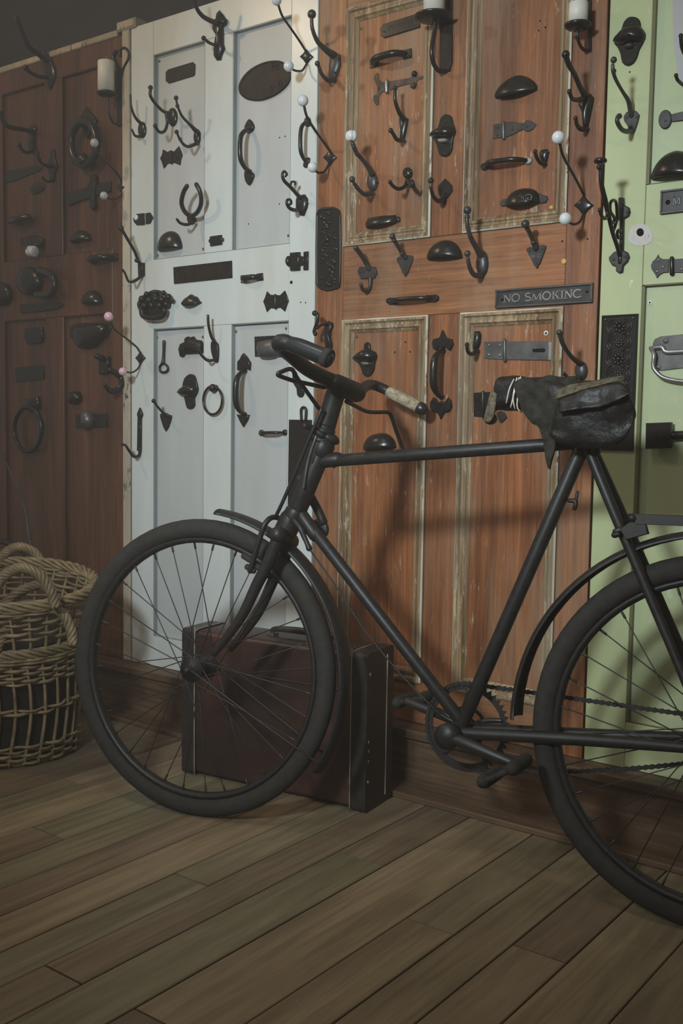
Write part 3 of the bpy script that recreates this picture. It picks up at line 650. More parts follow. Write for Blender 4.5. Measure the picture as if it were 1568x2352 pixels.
hook('animal_hook', 'cast figure coat hook with long horn arm on the top rail of white door', C(745, 220), PN(C, 735, 78, 760, 110, 790, 150, 785, 175, 765, 195, 765, 330, 776, 370, 752, 420, 745, 452, 715, 456, 698, 432, 718, 425, 713, 395, 705, 350, 722, 300, 715, 240, 685, 210, 692, 160, 716, 130, 720, 95),
     [('upper_arm', PN(C, 730, 180, 670, 158, 610, 125, 565, 70, 542, 0, 530, -60), [9, 8, 7, 6, 5, 5]), ('lower_arm', PN(C, 735, 330, 690, 335, 650, 318, 615, 288), [6, 5, 5, 5])], [(C(613, 287), 6.5), (C(765, 165), 9), (C(738, 110), 6)], th=.016, dome=True, k=1)
HB = 'bridge pull handles'
t = put('bow_handle', 'slim upright black bow handle at the right edge of white door', 'handle', C(1390, 1060), [('grip', bow(C(1400, 915), C(1395, 1225), .034, 5, rmid=6), IR), ('foot', MB().plate(PN(C, 1385, 880, 1405, 878, 1420, 910, 1412, 948, 1375, 945, 1370, 905), 0, .005, .002, 2), IR), ('foot', MB().plate(PN(C, 1380, 1190, 1412, 1185, 1405, 1235, 1385, 1262, 1362, 1245), 0, .005, .002, 2), IR)], HB)
t = put('pull_handle', 'tall black pull handle with teardrop ends in upper right panel of white door', 'handle', C(962, 1180), [('grip', bow(C(962, 975), (573.5, 394), .042, 6.5, WP, rmid=7), IR), ('foot', MB().plate(PN(C, 962, 895, 985, 920, 997, 955, 985, 985, 960, 1000, 930, 990, 925, 955, 942, 915), WP, .007, .003, 2), IR), ('foot', MB().plate(PN(D, 925, 145, 960, 135, 995, 165, 990, 200, 962, 250, 930, 215), WP, .007, .003, 2), IR)], HB, WP, PN(C, 962, 925), WP + .007)
def bfly(label, pp, kn, sc, mat, d):
    t = put('butterfly_hinge', label, 'hinge', kn[0], [('leaf', MB().plate(pp, d, .0035, .001, 1), mat), ('knuckle', rod(kn, d + .004, 3.4, sub=1), mat)], 'hinges', d, sc, d + .0035, 2.2); return t
bfly('rusty brown butterfly hinge in upper left panel of white door', PN(C, 312, 1122, 345, 1142, 365, 1130, 395, 1138, 430, 1098, 445, 1130, 457, 1165, 445, 1200, 440, 1240, 395, 1222, 345, 1230, 318, 1265, 300, 1210, 290, 1190, 305, 1160), PN(C, 370, 1138, 371, 1222), PN(C, 325, 1180, 420, 1165), 'brown_iron', WP)
bfly('black butterfly hinge with bright screws on the middle rail of white door', PN(D, 1092, 1043, 1115, 1068, 1150, 1070, 1190, 1072, 1225, 1037, 1240, 1075, 1252, 1115, 1238, 1155, 1225, 1195, 1190, 1165, 1152, 1172, 1120, 1168, 1090, 1198, 1075, 1150, 1063, 1120, 1078, 1085), PN(D, 1150, 1072, 1152, 1168), PN(D, 1098, 1088, 1120, 1122, 1098, 1150, 1222, 1082, 1195, 1118, 1220, 1150), IR, 0)
hook('coat_hook', 'scrolled black coat hook with two curled arms beside white door panel', D(1355, 390), PN(D, 1320, 325, 1375, 315, 1398, 350, 1396, 410, 1370, 478, 1340, 475, 1310, 420, 1310, 360),
     [('upper_arm', PN(D, 1340, 345, 1300, 300, 1262, 258, 1215, 210, 1203, 165, 1218, 142, 1238, 165, 1225, 180), [7, 6, 6, 5.5, 4.5, 4, 3.5, 3.5]), ('lower_arm', PN(D, 1335, 438, 1272, 428, 1240, 395, 1238, 360, 1262, 355, 1270, 382, 1255, 392), [6, 6, 5, 4.5, 4, 4, 4]), ('tab', PN(D, 1265, 250, 1272, 222, 1298, 222, 1298, 240), 3.5)], [], th=.012, dome=True, k=1, sc=[D(1385, 375)], scd=.01)
t = thing('horseshoe_hook', 'horseshoe shaped hook with a curled tongue on white door', 'coat hook', W(D(535, 500), WP), 'cast coat hooks')
MB().plate(PN(D, 505, 480, 550, 480, 555, 520, 540, 540, 510, 530), WP, .012, .003, 2).build('base_plate', IR, t)
rod(PN(D, 488, 252, 462, 300, 447, 370, 460, 425, 492, 465, 525, 475, 560, 455, 590, 400, 595, 340, 582, 285, 558, 240), [.055, .05, .044, .036, .026, .018, .026, .036, .044, .05, .055], 5.2).build('horseshoe', IR, t)
arm(PN(D, 540, 522, 490, 542, 440, 532, 412, 502), W(D(540, 500)).x, [5, 5, 4.6, 4.2]).build('tongue', IR, t)
t = thing('cabinet_latch', 'small black cabinet latch with a white screw at the left of white door', 'latch', W(D(160, 500), 0))
MB().plate(PN(D, 88, 498, 115, 462, 172, 457, 173, 545, 115, 548, 95, 525), 0, .004).build('keeper', IR, t); MB().plate(PN(D, 182, 457, 215, 452, 238, 490, 215, 535, 182, 540), 0, .004).build('catch', IR, t)
MB().lathe(W(D(110, 490), .004), (0, -1, 0), [(0, .009), (.004, .0085), (.006, .005)], 16).build('screw', 'porcelain_white', t)
cup('large black half moon cup pull in upper left panel of white door', PN(D, 280, 740, 285, 690, 315, 620, 372, 590, 425, 615, 452, 680, 455, 722), .030, WP)
t = put('cabinet_latch', 'tiny black square catch with side lugs on white door muntin', 'latch', D(710, 662), [('plate', MB().plate(PN(D, 665, 632, 752, 620, 754, 692, 668, 706), 0, .005), IR), ('lug', domed(MB(), circ(D, 663, 665, 10, 16, 10), 0, .004, .002, 3), IR), ('lug', domed(MB(), circ(D, 757, 656, 10, 16, 10), 0, .004, .002, 3), IR)])
t = thing('letter_plate', 'wide black letter plate on the middle rail of white door', 'letter plate', W(D(610, 900), 0))
MB().plate(PN(D, 390, 862, 826, 813, 829, 942, 395, 988), 0, .004, .0015).build('plate', 'brown_iron', t)
for i in range(11):
    x = 430 + i * 34; y = 862 - (x - 390) * .112
    MB().plate(PN(D, x, y + 14, x + 5, y + 13, x + 7, y + 108, x + 2, y + 109), .004, .0006, .0002).build('rib', 'brown_iron', t)
screws(t, [D(802, 877), D(415, 905)], .004, 1.6)
t = put('bow_handle', 'short flat strap handle on the middle rail of white door', 'handle', D(975, 945), [('strap', bow(D(915, 955), D(1025, 938), .020, 8, flat=(Vector((0, 1, 0)), .45)), IR), ('foot', MB().plate(PN(D, 1012, 912, 1058, 905, 1062, 960, 1015, 968), 0, .004), IR), ('foot', MB().plate(PN(D, 893, 925, 925, 920, 925, 975, 897, 982), 0, .004), IR)], HB)
t = thing('grape_knocker', 'bulky cast knocker shaped like a bunch of fruit on white door', 'door knocker', W(D(250, 1150), 0), 'ring door knockers')
domed(MB(), PN(D, 118, 1135, 150, 1085, 190, 1055, 250, 1030, 310, 1045, 350, 1080, 388, 1110, 350, 1165, 320, 1190, 300, 1240, 230, 1250, 165, 1235, 135, 1190), 0, .014, .004, 4, 2).build('base_plate', IR, t)
random.seed(3)
for (x, y, r) in ((150, 1100, 26), (185, 1065, 22), (252, 1050, 18), (312, 1055, 20), (350, 1085, 25), (375, 1110, 17), (205, 1110, 28), (255, 1100, 26), (300, 1105, 28), (130, 1138, 16), (170, 1150, 26), (225, 1150, 26), (285, 1150, 26), (335, 1140, 24), (250, 1075, 18)):
    bead(D(x, y), r * .306, None, .014 + random.uniform(0, .006)).build('fruit', IR, t)
rod(PN(D, 150, 1185, 160, 1225, 205, 1240, 255, 1240, 305, 1225, 322, 1185), .022, 7).build('knocker_loop', IR, t)
cup('small black shell shaped cup pull on the middle rail of white door', PN(D, 452, 1135, 470, 1110, 495, 1085, 512, 1078, 528, 1064, 548, 1078, 570, 1085, 585, 1110, 603, 1128), .024, 0, IR, 2, sag=.010)
t = put('rim_latch', 'small black rim latch with keeper beside white door panel', 'latch', D(1320, 820), [('body', MB().plate(PN(D, 1272, 755, 1342, 750, 1340, 885, 1272, 890), 0, .010, .003), IR), ('keeper', MB().plate(PN(D, 1370, 748, 1402, 744, 1400, 882, 1368, 885), 0, .006), IR), ('bolt', MB().plate(PN(D, 1335, 775, 1375, 785, 1375, 845, 1335, 850), .002, .006), IR), ('knob', domed(MB(), circ(D, 1260, 818, 20, 42, 14), 0, .016, .004, 4), IR)], None, 0, PN(D, 1288, 768, 1325, 768, 1325, 872, 1385, 762, 1383, 868), .010, 1.8)
t = put('bottle_opener', 'slim black bottle opener hanging in lower left panel of white door', 'bottle opener', E(314, 440), [('handle', rod(PN(E, 315, 440, 314, 500, 311, 560, 308, 600), WP + .005, [4, 3.4, 3.6, 5]), IR), ('ring', rod(PN(E, 308, 600, 340, 625, 342, 655, 325, 668, 295, 668, 283, 650, 285, 625), WP + .005, 2.8, closed=True), IR)], None, WP)
hook('coat_hook', 'flat topped black coat hook on the muntin of white door', E(705, 520), PN(E, 680, 440, 725, 455, 731, 520, 725, 592, 705, 590, 680, 520), [('upper_arm', PN(E, 700, 450, 670, 400, 650, 320, 645, 245), [6, 5, 4.5, 4.5]), ('lower_arm', PN(E, 705, 575, 645, 582, 600, 545, 568, 500), [5, 5, 4.5, 4.2])], [], th=.008, k=2)
put('bin_pull', 'black bin pull with a scalloped crest in lower left panel of white door', 'drawer pull', E(525, 480), [('scoop', domed(MB(), PN(E, 437, 500, 450, 460, 490, 440, 488, 415, 505, 402, 525, 412, 545, 402, 560, 425, 600, 432, 612, 450, 612, 525, 580, 530, 480, 535, 470, 555, 448, 555), WP, .022, .006, 4), 'brown_iron')], CUPS, WP)
def heart_hook(label, base, ap, rr, pl_, d, sc, beads=(), mat=IR):
    return hook('heart_hook', label, base, pl_, [('peg', ap, rr)], beads, mat, .005, False, d, sc, 'hooks on heart shaped plates', 2)
heart_hook('small black hook on a spade shaped plate in lower left panel of white door', E(338, 990), PN(E, 335, 1000, 305, 970, 265, 925, 240, 885), [6, 4.2, 3.8, 4.5], PN(E, 292, 985, 330, 972, 360, 990, 378, 996, 370, 1040, 335, 1115, 302, 1040), WP, None, [(E(238, 885), 6)])
def opener(label, pp, bulge, slot, d, sc, mat=IR):
    t = thing('wall_bottle_opener', label, 'bottle opener', W(pp[0], d), 'wall mounted bottle openers')
    MB().plate(pp, d, .006, .002, 2).build('base_plate', mat, t)
    domed(MB(), bulge, d + .003, .026, .004, 5, 2).build('hood', mat, t)
    if slot: MB().plate(slot[0], d + .006, .012, .003, 2).build('tooth', slot[1], t)
    if sc: screws(t, sc, d + .006, 2.6)
    return t
opener('worn black wall bottle opener in lower left panel of white door', PN(E, 515, 683, 550, 695, 565, 740, 578, 800, 565, 840, 550, 870, 552, 920, 530, 945, 495, 940, 480, 890, 470, 850, 455, 820, 460, 770, 475, 715), PN(E, 480, 770, 560, 770, 570, 815, 540, 845, 480, 850, 425, 822), None, WP, PN(E, 517, 722, 512, 912))
t = put('ring_pull', 'thin black ring pull hanging from a round stud on white door muntin', 'handle', E(682, 785), [('stud', bead(E(682, 788), 9.5, None, .012), IR), ('ring', rod([E(680 + 70 * math.sin(a), 880 - 106 * math.cos(a)) for a in [math.pi * 2 * i / 18 for i in range(18)]], .012, 2.9, closed=True), IR), ('base_plate', domed(MB(), circ(E, 700, 790, 26, 28, 14), 0, .004, .002, 3), IR)])
t = put('pull_handle', 'tall ornate black pull handle with leaf top in lower right panel of white door', 'handle', E(918, 800), [('grip', bow(E(925, 660), E(922, 985), .040, 6.5, WP, rmid=9), IR), ('leaf', MB().plate(PN(E, 920, 527, 945, 555, 960, 580, 972, 600, 968, 655, 935, 640, 905, 655, 875, 655, 875, 590, 892, 572, 905, 545), WP, .009, .003), IR), ('point', MB().plate(PN(E, 870, 985, 905, 992, 930, 985, 962, 990, 950, 1030, 918, 1082, 890, 1035), WP, .008, .003, 1), IR)], HB, WP)
t = put('drawer_cup_plate', 'square black plate with a shiny scooped pull in lower right panel of white door', 'drawer pull', E(1115, 480), [('plate', MB().plate(PN(E, 997, 403, 1230, 390, 1226, 558, 1000, 553), WP, .003), 'brown_iron'), ('scoop', domed(MB(), PN(E, 1035, 440, 1200, 430, 1205, 520, 1160, 565, 1060, 570, 1035, 530), WP, .030, .004, 6, 2), 'dark_steel')], CUPS, WP, PN(E, 1010, 420, 1218, 408, 1010, 540), WP + .003, 2)
t = put('bow_handle', 'small polished black bow handle low in lower right panel of white door', 'handle', E(1135, 1125), [('grip', bow(E(1050, 1125), E(1222, 1122), .024, 3.6, WP, rmid=4.6), IR), ('foot', domed(MB(), circ(E, 1048, 1125, 20, 24, 14), WP, .006, .002, 3), IR), ('foot', domed(MB(), circ(E, 1224, 1122, 20, 24, 14), WP, .006, .002, 3), IR)], HB, WP)
t = put('push_plate', 'tall plain black push plate with a wire loop on white door edge', 'plate', E(1340, 1100), [('plate', MB().plate([E(1257, 1025), E(1427, 1027), (716.5, 1160), (662, 1160)], 0, .004), IR), ('loop', rod(PN(E, 1345, 1035, 1342, 960, 1350, 938, 1362, 932, 1376, 940, 1380, 965, 1376, 1035), .006, 3), IR)], None, 0, PN(E, 1265, 1042, 1412, 1040), .004, 1.8)
put('drop_latch', 'narrow black drop latch with rounded end below the near handlebar grip', 'latch', Q10(450, 800), [('tongue', MB().plate(PN(Q10, 345, 600, 405, 620, 440, 780, 515, 850, 520, 950, 495, 992, 445, 995, 418, 960, 410, 870, 355, 780), 0, .006, .002, 1), IR)], None, 0, [Q10(465, 925)], .006, 1.8)
# ---- orange door
hook('coat_hook', 'large coat hook with flat mushroom tip at the top left of orange door', F(275, 580), PN(F, 262, 470, 325, 498, 328, 590, 305, 660, 285, 715, 245, 742, 222, 700, 225, 600, 235, 520),
     [('upper_arm', PN(F, 265, 500, 190, 450, 115, 375, 68, 260, 60, 150), [10, 8, 6, 5, 4.5]), ('lower_arm', PN(F, 265, 718, 205, 722, 150, 665, 122, 590), [7, 6, 5, 4.6])], [(F(62, 128), 9.6), (F(112, 572), 7)], 'worn_iron', .012, True, 0, [F(300, 525), F(265, 650)], k=1)
t = thing('finger_plate', 'tall black finger plate with rounded ends and cast flowers on orange door edge', 'finger plate', W(H(215, 870), 0), 'cast finger plates')
fp = PN(H, 105, 560, 125, 515, 180, 495, 260, 490, 305, 510, 322, 560, 326, 870, 320, 1180, 305, 1225, 260, 1240, 205, 1252, 150, 1238, 118, 1215, 103, 1180, 100, 870)
MB().plate(fp, 0, .004, .001, 1).build('plate', IR, t)
c0 = (213, 870); ctr = H(*c0)
rod([(ctr[0] + (p[0] - ctr[0]) * .93, ctr[1] + (p[1] - ctr[1]) * .965) for p in fp], .004, 2.2, closed=True, res=6, sub=2).build('raised_rim', IR, t)
random.seed(11)
for i in range(46):
    x = 213 + random.uniform(-62, 62); y = 545 + 640 * i / 45; r = random.uniform(9, 24)
    domed(MB(), circ(H, x, y, r, r * random.uniform(.7, 1.6), 9, random.uniform(0, 3)), .003, random.uniform(.003, .006), .001, 3).build('cast_leaf', IR, t)
t = thing('sign_plate', 'worn black name plate with clipped corners behind the strap sconce', 'plate', W(F(860, 240), OP))
MB().plate(PN(F, 683, 262, 705, 222, 1000, 130, 1035, 155, 1040, 250, 720, 346, 690, 322), OP, .005, .002).build('plate', IR, t)
for i in range(12):
    x = 752 + i * 19; y = 262 - (x - 720) * .300
    MB().plate(PN(F, x, y - 18, x + 4, y - 19, x + 4, y + 17, x, y + 18), OP + .005, .0008, .0002).build('worn_letter_stroke', IR, t)
screws(t, [F(713, 282)], OP + .005, 2.4)
t = put('pull_handle', 'short chunky black bow pull with square feet at the top of orange door', 'handle', F(775, 530), [('grip', bow(F(625, 575), F(905, 490), .030, 9, OP, rmid=9.5), IR), ('foot', MB().plate(PN(F, 585, 540, 655, 520, 665, 600, 590, 618), OP, .005), IR), ('foot', MB().plate(PN(F, 885, 455, 962, 438, 966, 520, 890, 540), OP, .005), IR)], HB, OP, PN(F, 607, 580, 937, 488), OP + .005, 2.4)
t = put('tee_hinge', 'rusty ornamental hinge with crescent horns and ball finials on orange door', 'hinge', F(735, 770),
    [('strap', MB().plate(PN(F, 755, 735, 800, 728, 935, 705, 965, 690, 985, 680, 1010, 695, 1070, 683, 1072, 705, 1012, 728, 1010, 770, 985, 798, 952, 790, 950, 755, 850, 782, 770, 815), OP, .003), 'rust_iron'),
     ('horn', MB().plate(PN(F, 655, 655, 666, 670, 668, 710, 690, 738, 720, 742, 720, 822, 690, 838, 668, 870, 665, 945, 645, 948, 620, 915, 618, 860, 650, 852, 655, 800, 650, 770, 640, 745, 622, 715, 630, 675), OP, .003, .001), 'rust_iron'),
     ('knuckle', rod(PN(F, 735, 728, 735, 828), OP + .006, 4.4, sub=1), 'steel'), ('finial', bead(F(985, 665), 7, None, OP + .004), IR), ('finial', bead(F(978, 772), 7, None, OP + .003), 'rust_iron')], 'hinges', OP, PN(F, 665, 797), OP + .003, 3.4)
hook('coat_hook', 'upright black coat hook with a round tip standing before the rusty hinge', F(890, 1150), PN(F, 855, 1065, 900, 1050, 936, 1072, 915, 1200, 892, 1282, 862, 1272, 866, 1180),
     [('upper_arm', PN(F, 895, 1080, 850, 1015, 815, 920, 810, 850, 811, 800), [7, 6, 5, 4.6, 4.6]), ('lower_arm', PN(F, 885, 1265, 830, 1258, 795, 1205, 775, 1178), [6, 5.5, 5, 5])], [(F(811, 796), 6.5), (F(773, 1175), 6.5)], th=.010, dome=True, d=OP, k=1)
opener('black wall bottle opener on the upper muntin of orange door', PN(F, 1280, 1030, 1325, 1055, 1340, 1120, 1362, 1180, 1340, 1250, 1330, 1350, 1300, 1400, 1255, 1412, 1215, 1390, 1200, 1330, 1175, 1270, 1150, 1220, 1200, 1160, 1220, 1090, 1240, 1050), PN(F, 1205, 1160, 1340, 1150, 1355, 1200, 1320, 1240, 1220, 1245, 1130, 1225), (PN(F, 1215, 1255, 1290, 1250, 1285, 1285, 1225, 1290), 'steel'), 0, PN(F, 1270, 1093, 1257, 1380))
t = hook('ball_coat_hook', 'coat hook with one fluted white porcelain knob on orange door', H(612, 270), circ(H, 612, 268, 48, 86), [('upper_arm', [H(600, 190), H(560, 120), H(480, 20), F(470, 1390), F(432, 1295)], [8, 6, 5.5, 5.5, 6]), ('lower_arm', PN(H, 600, 365, 540, 378, 485, 335, 440, 275), [7, 6, 5, 4.6])], [(H(425, 243), 8), (F(440, 1320), 6.5), (H(468, 315), 6)], 'worn_iron', .012, True, OP, [H(640, 262)], 'double coat hooks with round porcelain ends', k=1)
X0 = W(H(612, 270)).x
for k_ in range(5):
    a_ = k_ * 2 * math.pi / 5; p = F(420, 1225); q = axp(p, X0, .01); s = SCL(p)
    MB().ball(q + Vector((math.cos(a_) * 5.6 / s, math.sin(a_) * 5.6 / s, 0)), 8.2 / s, 8.2 / s, 11.5 / s).build('porcelain_lobe', 'porcelain_white', t)
t = hook('robe_hook', 'small double robe hook with oval base on orange door', H(930, 190), circ(H, 930, 190, 42, 54), [('left_arm', PN(H, 922, 250, 900, 305, 845, 330, 795, 305, 768, 270), [6, 5.5, 5, 4.6, 4.8])], [(H(765, 266), 5.5), (H(960, 262), 6)], th=.012, dome=True, d=OP, sc=PN(H, 950, 175, 908, 205), k=1, scd=OP + .010)
rod(PN(H, 930, 255, 955, 300, 975, 305, 968, 275), [.01, .03, .05, .055], 5).build('right_arm', IR, t)
hook('coat_hook', 'small black coat hook with ball tip and pointed shield base on orange door muntin', H(1268, 340), PN(H, 1268, 238, 1300, 270, 1328, 300, 1332, 350, 1300, 395, 1275, 430, 1262, 478, 1248, 430, 1215, 385, 1203, 330, 1210, 300, 1240, 270), [('arm', PN(H, 1265, 380, 1215, 438, 1165, 410, 1138, 340, 1135, 270), [6, 6, 5.5, 4.6, 4.2])], [(H(1135, 256), 8), (H(1134, 318), 5.4)], th=.006, k=1)
t = cup('boxy black bin pull at the foot of upper left panel of orange door', PN(H, 552, 680, 560, 625, 590, 588, 700, 572, 822, 565, 832, 600, 830, 640), .026, OP, IR, 1, [('lug', domed(MB(), circ(H, 842, 605, 20, 28, 12), OP, .006, .003, 3), IR)], sag=.004)
hook('coat_hook', 'small hook on a square plate with a straight peg on orange door rail', H(575, 1085), PN(H, 480, 1075, 500, 1030, 640, 1033, 657, 1085, 632, 1135, 510, 1140), [('peg', PN(H, 580, 1050, 545, 985, 500, 915, 460, 862), [7, 6.5, 6.5, 6.5]), ('lower_arm', PN(H, 590, 1130, 585, 1210, 565, 1250, 525, 1240, 503, 1188), [5, 5, 5, 5, 5])], [(H(458, 860), 7)], 'worn_iron', .006, d=0, k=1, sc=PN(H, 500, 1075, 632, 1082))
heart_hook('black hook on a plain heart shaped plate on orange door rail', H(908, 960), PN(H, 905, 945, 880, 915, 835, 840, 800, 780), [8, 6, 5.5, 5.5], PN(H, 835, 952, 870, 935, 905, 942, 935, 928, 968, 930, 978, 958, 958, 1020, 910, 1122, 862, 1030, 836, 985), 0, [H(908, 1078)], [(H(788, 757), 8), (H(798, 792), 6), (H(872, 912), 6.5)], 'worn_iron')
cup('plain black half moon cup pull on the middle rail of orange door', PN(H, 1107, 965, 1120, 900, 1180, 825, 1270, 790, 1350, 812, 1405, 880, 1423, 950), .030, 0, IR, 3, sc=None)
hook('coat_hook', 'large double coat hook with knobbed tips and oval base on orange door', I(282, 1090), circ(I, 282, 1095, 56, 125), [('upper_arm', PN(I, 262, 1010, 225, 950, 165, 840, 135, 720, 135, 620), [11, 8, 6.5, 5.5, 5]), ('lower_arm', PN(I, 265, 1205, 205, 1205, 160, 1135, 140, 1040), [8, 7, 6, 5])], [(I(135, 590), 9), (I(135, 655), 7), (I(137, 1000), 8.6)], 'worn_iron', .013, True, 0, PN(I, 302, 1020, 302, 1160), k=1, scd=.008)
t = heart_hook('black hook on a heart shaped plate lettered W C on orange door rail', I(795, 960), PN(I, 785, 950, 765, 890, 730, 810, 700, 755), [9, 7, 6.2, 6.2], PN(I, 700, 968, 735, 940, 790, 955, 840, 920, 880, 925, 885, 945, 870, 990, 800, 1146, 742, 1040), 0, PN(I, 728, 972, 848, 958, 793, 1092), [(I(685, 720), 9.4), (I(705, 765), 6.4), (I(760, 895), 7)], 'worn_iron')
def strokes(t, org, u, v, n, segs, w, h, mat, name='letter'):
    """raised lettering: each stroke is a little bar on the plate"""
    m = MB()
    for s_ in segs:
        wd = w
        if isinstance(s_[-1], float) and len(s_) % 2: wd = w * s_[-1]; s_ = s_[:-1]
        P_ = [org + u * s_[i] + v * s_[i + 1] for i in range(0, len(s_), 2)]
        n_ = len(P_); cl = (P_[0] - P_[-1]).length < 1e-6 and n_ > 3
        if cl: P_ = P_[:-1]; n_ -= 1
        vs = []
        for i in range(n_):
            a = P_[i - 1] if (cl or i > 0) else P_[0]; b = P_[(i + 1) % n_] if (cl or i < n_ - 1) else P_[-1]
            d_ = (b - a).normalized(); sd = n.cross(d_) * wd / 2; c_ = P_[i]
            if not cl and i == 0: c_ = c_ - d_ * wd * .2
            if not cl and i == n_ - 1: c_ = c_ + d_ * wd * .2
            vs += [c_ - sd, c_ - sd * .6 + n * h, c_ + sd * .6 + n * h, c_ + sd]
        fs = []
        for i in range(n_ if cl else n_ - 1):
            j = (i + 1) % n_
            for k in range(3): fs.append((4 * i + k, 4 * j + k, 4 * j + k + 1, 4 * i + k + 1))
        if not cl: fs += [(0, 1, 2, 3), (4 * n_ - 1, 4 * n_ - 2, 4 * n_ - 3, 4 * n_ - 4)]
        m.add(vs, fs, False)
    return m.build(name, mat, t)
def arcp(cx, cy, rx, ry, a0, a1, n=10):
    o_ = []
    for i in range(n + 1):
        a = math.radians(a0 + (a1 - a0) * i / n); o_ += [cx + rx * math.cos(a), cy + ry * math.sin(a)]
    return tuple(o_)
GL = {  # serif capitals, height 1
 'N': (.82, [(.14, 0, .14, 1, .55), (.14, 1, .68, 0), (.68, 0, .68, 1, .55), (.02, 0, .26, 0, .5), (0, 1, .2, 1, .5), (.56, 1, .80, 1, .5)]),
 'O': (.92, [arcp(.44, .5, .38, .5, 0, 360, 16)]),
 'S': (.66, [arcp(.32, .75, .25, .25, 30, 270, 9) + arcp(.32, .25, .27, .25, 90, -150, 9)[2:], (.55, .84, .56, 1.0, .5), (.06, 0, .07, .18, .5)]),
 'M': (1.04, [(.14, 0, .16, 1, .6), (.16, 1, .5, .05), (.5, .05, .84, 1, .6), (.84, 1, .88, 0), (.02, 0, .26, 0, .5), (.76, 0, 1.0, 0, .5), (.04, 1, .2, 1, .5), (.82, 1, .98, 1, .5)]),
 'K': (.82, [(.16, 0, .16, 1), (.16, .42, .62, 1, .55), (.32, .6, .70, 0), (.04, 0, .28, 0, .5), (.04, 1, .28, 1, .5), (.5, 1, .76, 1, .5), (.58, 0, .82, 0, .5)]),
 'I': (.36, [(.17, 0, .17, 1), (.05, 0, .29, 0, .5), (.05, 1, .29, 1, .5)]),
 'G': (.88, [arcp(.44, .5, .38, .5, 42, 335, 14), (.78, .10, .78, .42), (.62, .42, .88, .42, .5), (.74, .8, .75, 1.0, .5)]),
 'W': (.98, [(.05, 1, .27, 0), (.27, 0, .5, .8, .6), (.5, .8, .72, 0), (.72, 0, .92, 1, .6)]), 'C': (.8, [arcp(.42, .5, .36, .5, 45, 315, 12)]),
 'R': (.8, [(.14, 0, .14, 1), arcp(.34, .75, .22, .25, 90, -90, 8), (.14, 1, .36, 1, .6), (.14, .5, .36, .5, .6), (.36, .5, .68, 0)]), 'E': (.7, [(.14, 0, .14, 1), (.14, 0, .58, 0, .6), (.14, .5, .48, .5, .6), (.14, 1, .58, 1, .6)]),
 '.': (.3, [(.12, .5, .16, .5)]), ' ': (.42, [])}
def lettering(t, text, org, u, v, n, h, w, mat, width=None):
    tot = sum(GL[c][0] for c in text); k = (width / (tot * h)) if width else 1.0; x = 0
    for c in text:
        adv, segs = GL[c]
        if segs:
            sg = []
            for s_ in segs:
                odd = len(s_) % 2; core = s_[:-1] if odd else s_; s2 = []
                for i in range(0, len(core), 2): s2 += [(x + core[i] * k) * h, core[i + 1] * h]
                sg.append(tuple(s2) + ((float(s_[-1]),) if odd else ()))
            strokes(t, org, u, v, n, sg, w, .0016, mat)
        x += adv * k
UX, UZ, NY = Vector((1, 0, 0)), Vector((0, 0, 1)), Vector((0, -1, 0))
op = [o for o in COL.objects if o.name == 'oval_plaque'][0]
lettering(op, 'RE', W(S(868, 440), WP + .006), UX, UZ, NY, .019, .003, 'brown_iron', (W(S(1075, 440)) - W(S(868, 440))).x)
for p_ in ((1040, 840), (830, 960)): lettering(op, 'O', W(S(*p_), WP + .006), UX, UZ, NY, .016, .0026, 'brown_iron')
org = W(I(742, 1046), .005); lettering(t, 'W.C', org, UX, UZ, NY, .0085, .0013, 'steel', (W(I(835, 1035)) - W(I(742, 1046))).x)
t = put('pull_handle', 'long black bow pull with rounded feet on the middle rail of orange door', 'handle', H(970, 1330), [('grip', bow(H(790, 1340), H(1140, 1315), .022, 7, rmid=7), IR), ('foot', MB().plate(PN(H, 738, 1325, 765, 1310, 830, 1308, 830, 1370, 765, 1372, 738, 1352), 0, .006, .002, 1), IR), ('foot', MB().plate(PN(H, 1095, 1285, 1190, 1282, 1210, 1300, 1208, 1330, 1180, 1348, 1100, 1350), 0, .006, .002, 1), IR)], HB, 0, PN(H, 758, 1338, 1188, 1308, 1135, 1312), .006, 2.4)
t = thing('no_smoking_sign', 'cast iron NO SMOKING sign with raised letters and border', 'sign', W(I(870, 1400), 0))
nsc = [W(p) for p in PN(I, 408, 1355, 1330, 1270, 1335, 1455, 415, 1530)]
x0 = (nsc[0].x + nsc[3].x) / 2; x1 = (nsc[1].x + nsc[2].x) / 2; z1 = (nsc[0].z + nsc[1].z) / 2; z0 = (nsc[2].z + nsc[3].z) / 2
MB().bbox(x0, x1, -.004, 0, z0, z1, .001).build('plate', 'worn_iron', t)
for q in ((x0, x1, z1 - .005, z1), (x0, x1, z0, z0 + .005), (x0, x0 + .005, z0 + .005, z1 - .005), (x1 - .005, x1, z0 + .005, z1 - .005)): MB().bbox(q[0], q[1], -.0085, -.004, q[2], q[3], .0014).build('border', 'dark_steel', t)
lettering(t, 'NO SMOKING', Vector((x0 + .021, -.004, z0 + .013)), UX, UZ, NY, z1 - z0 - .026, .0048, 'steel', x1 - x0 - .046)  # same iron as the plate, edge highlights put into a lighter metal
screws(t, [I(468, 1437), I(1270, 1362)], .004, 3, 'dark_hole')
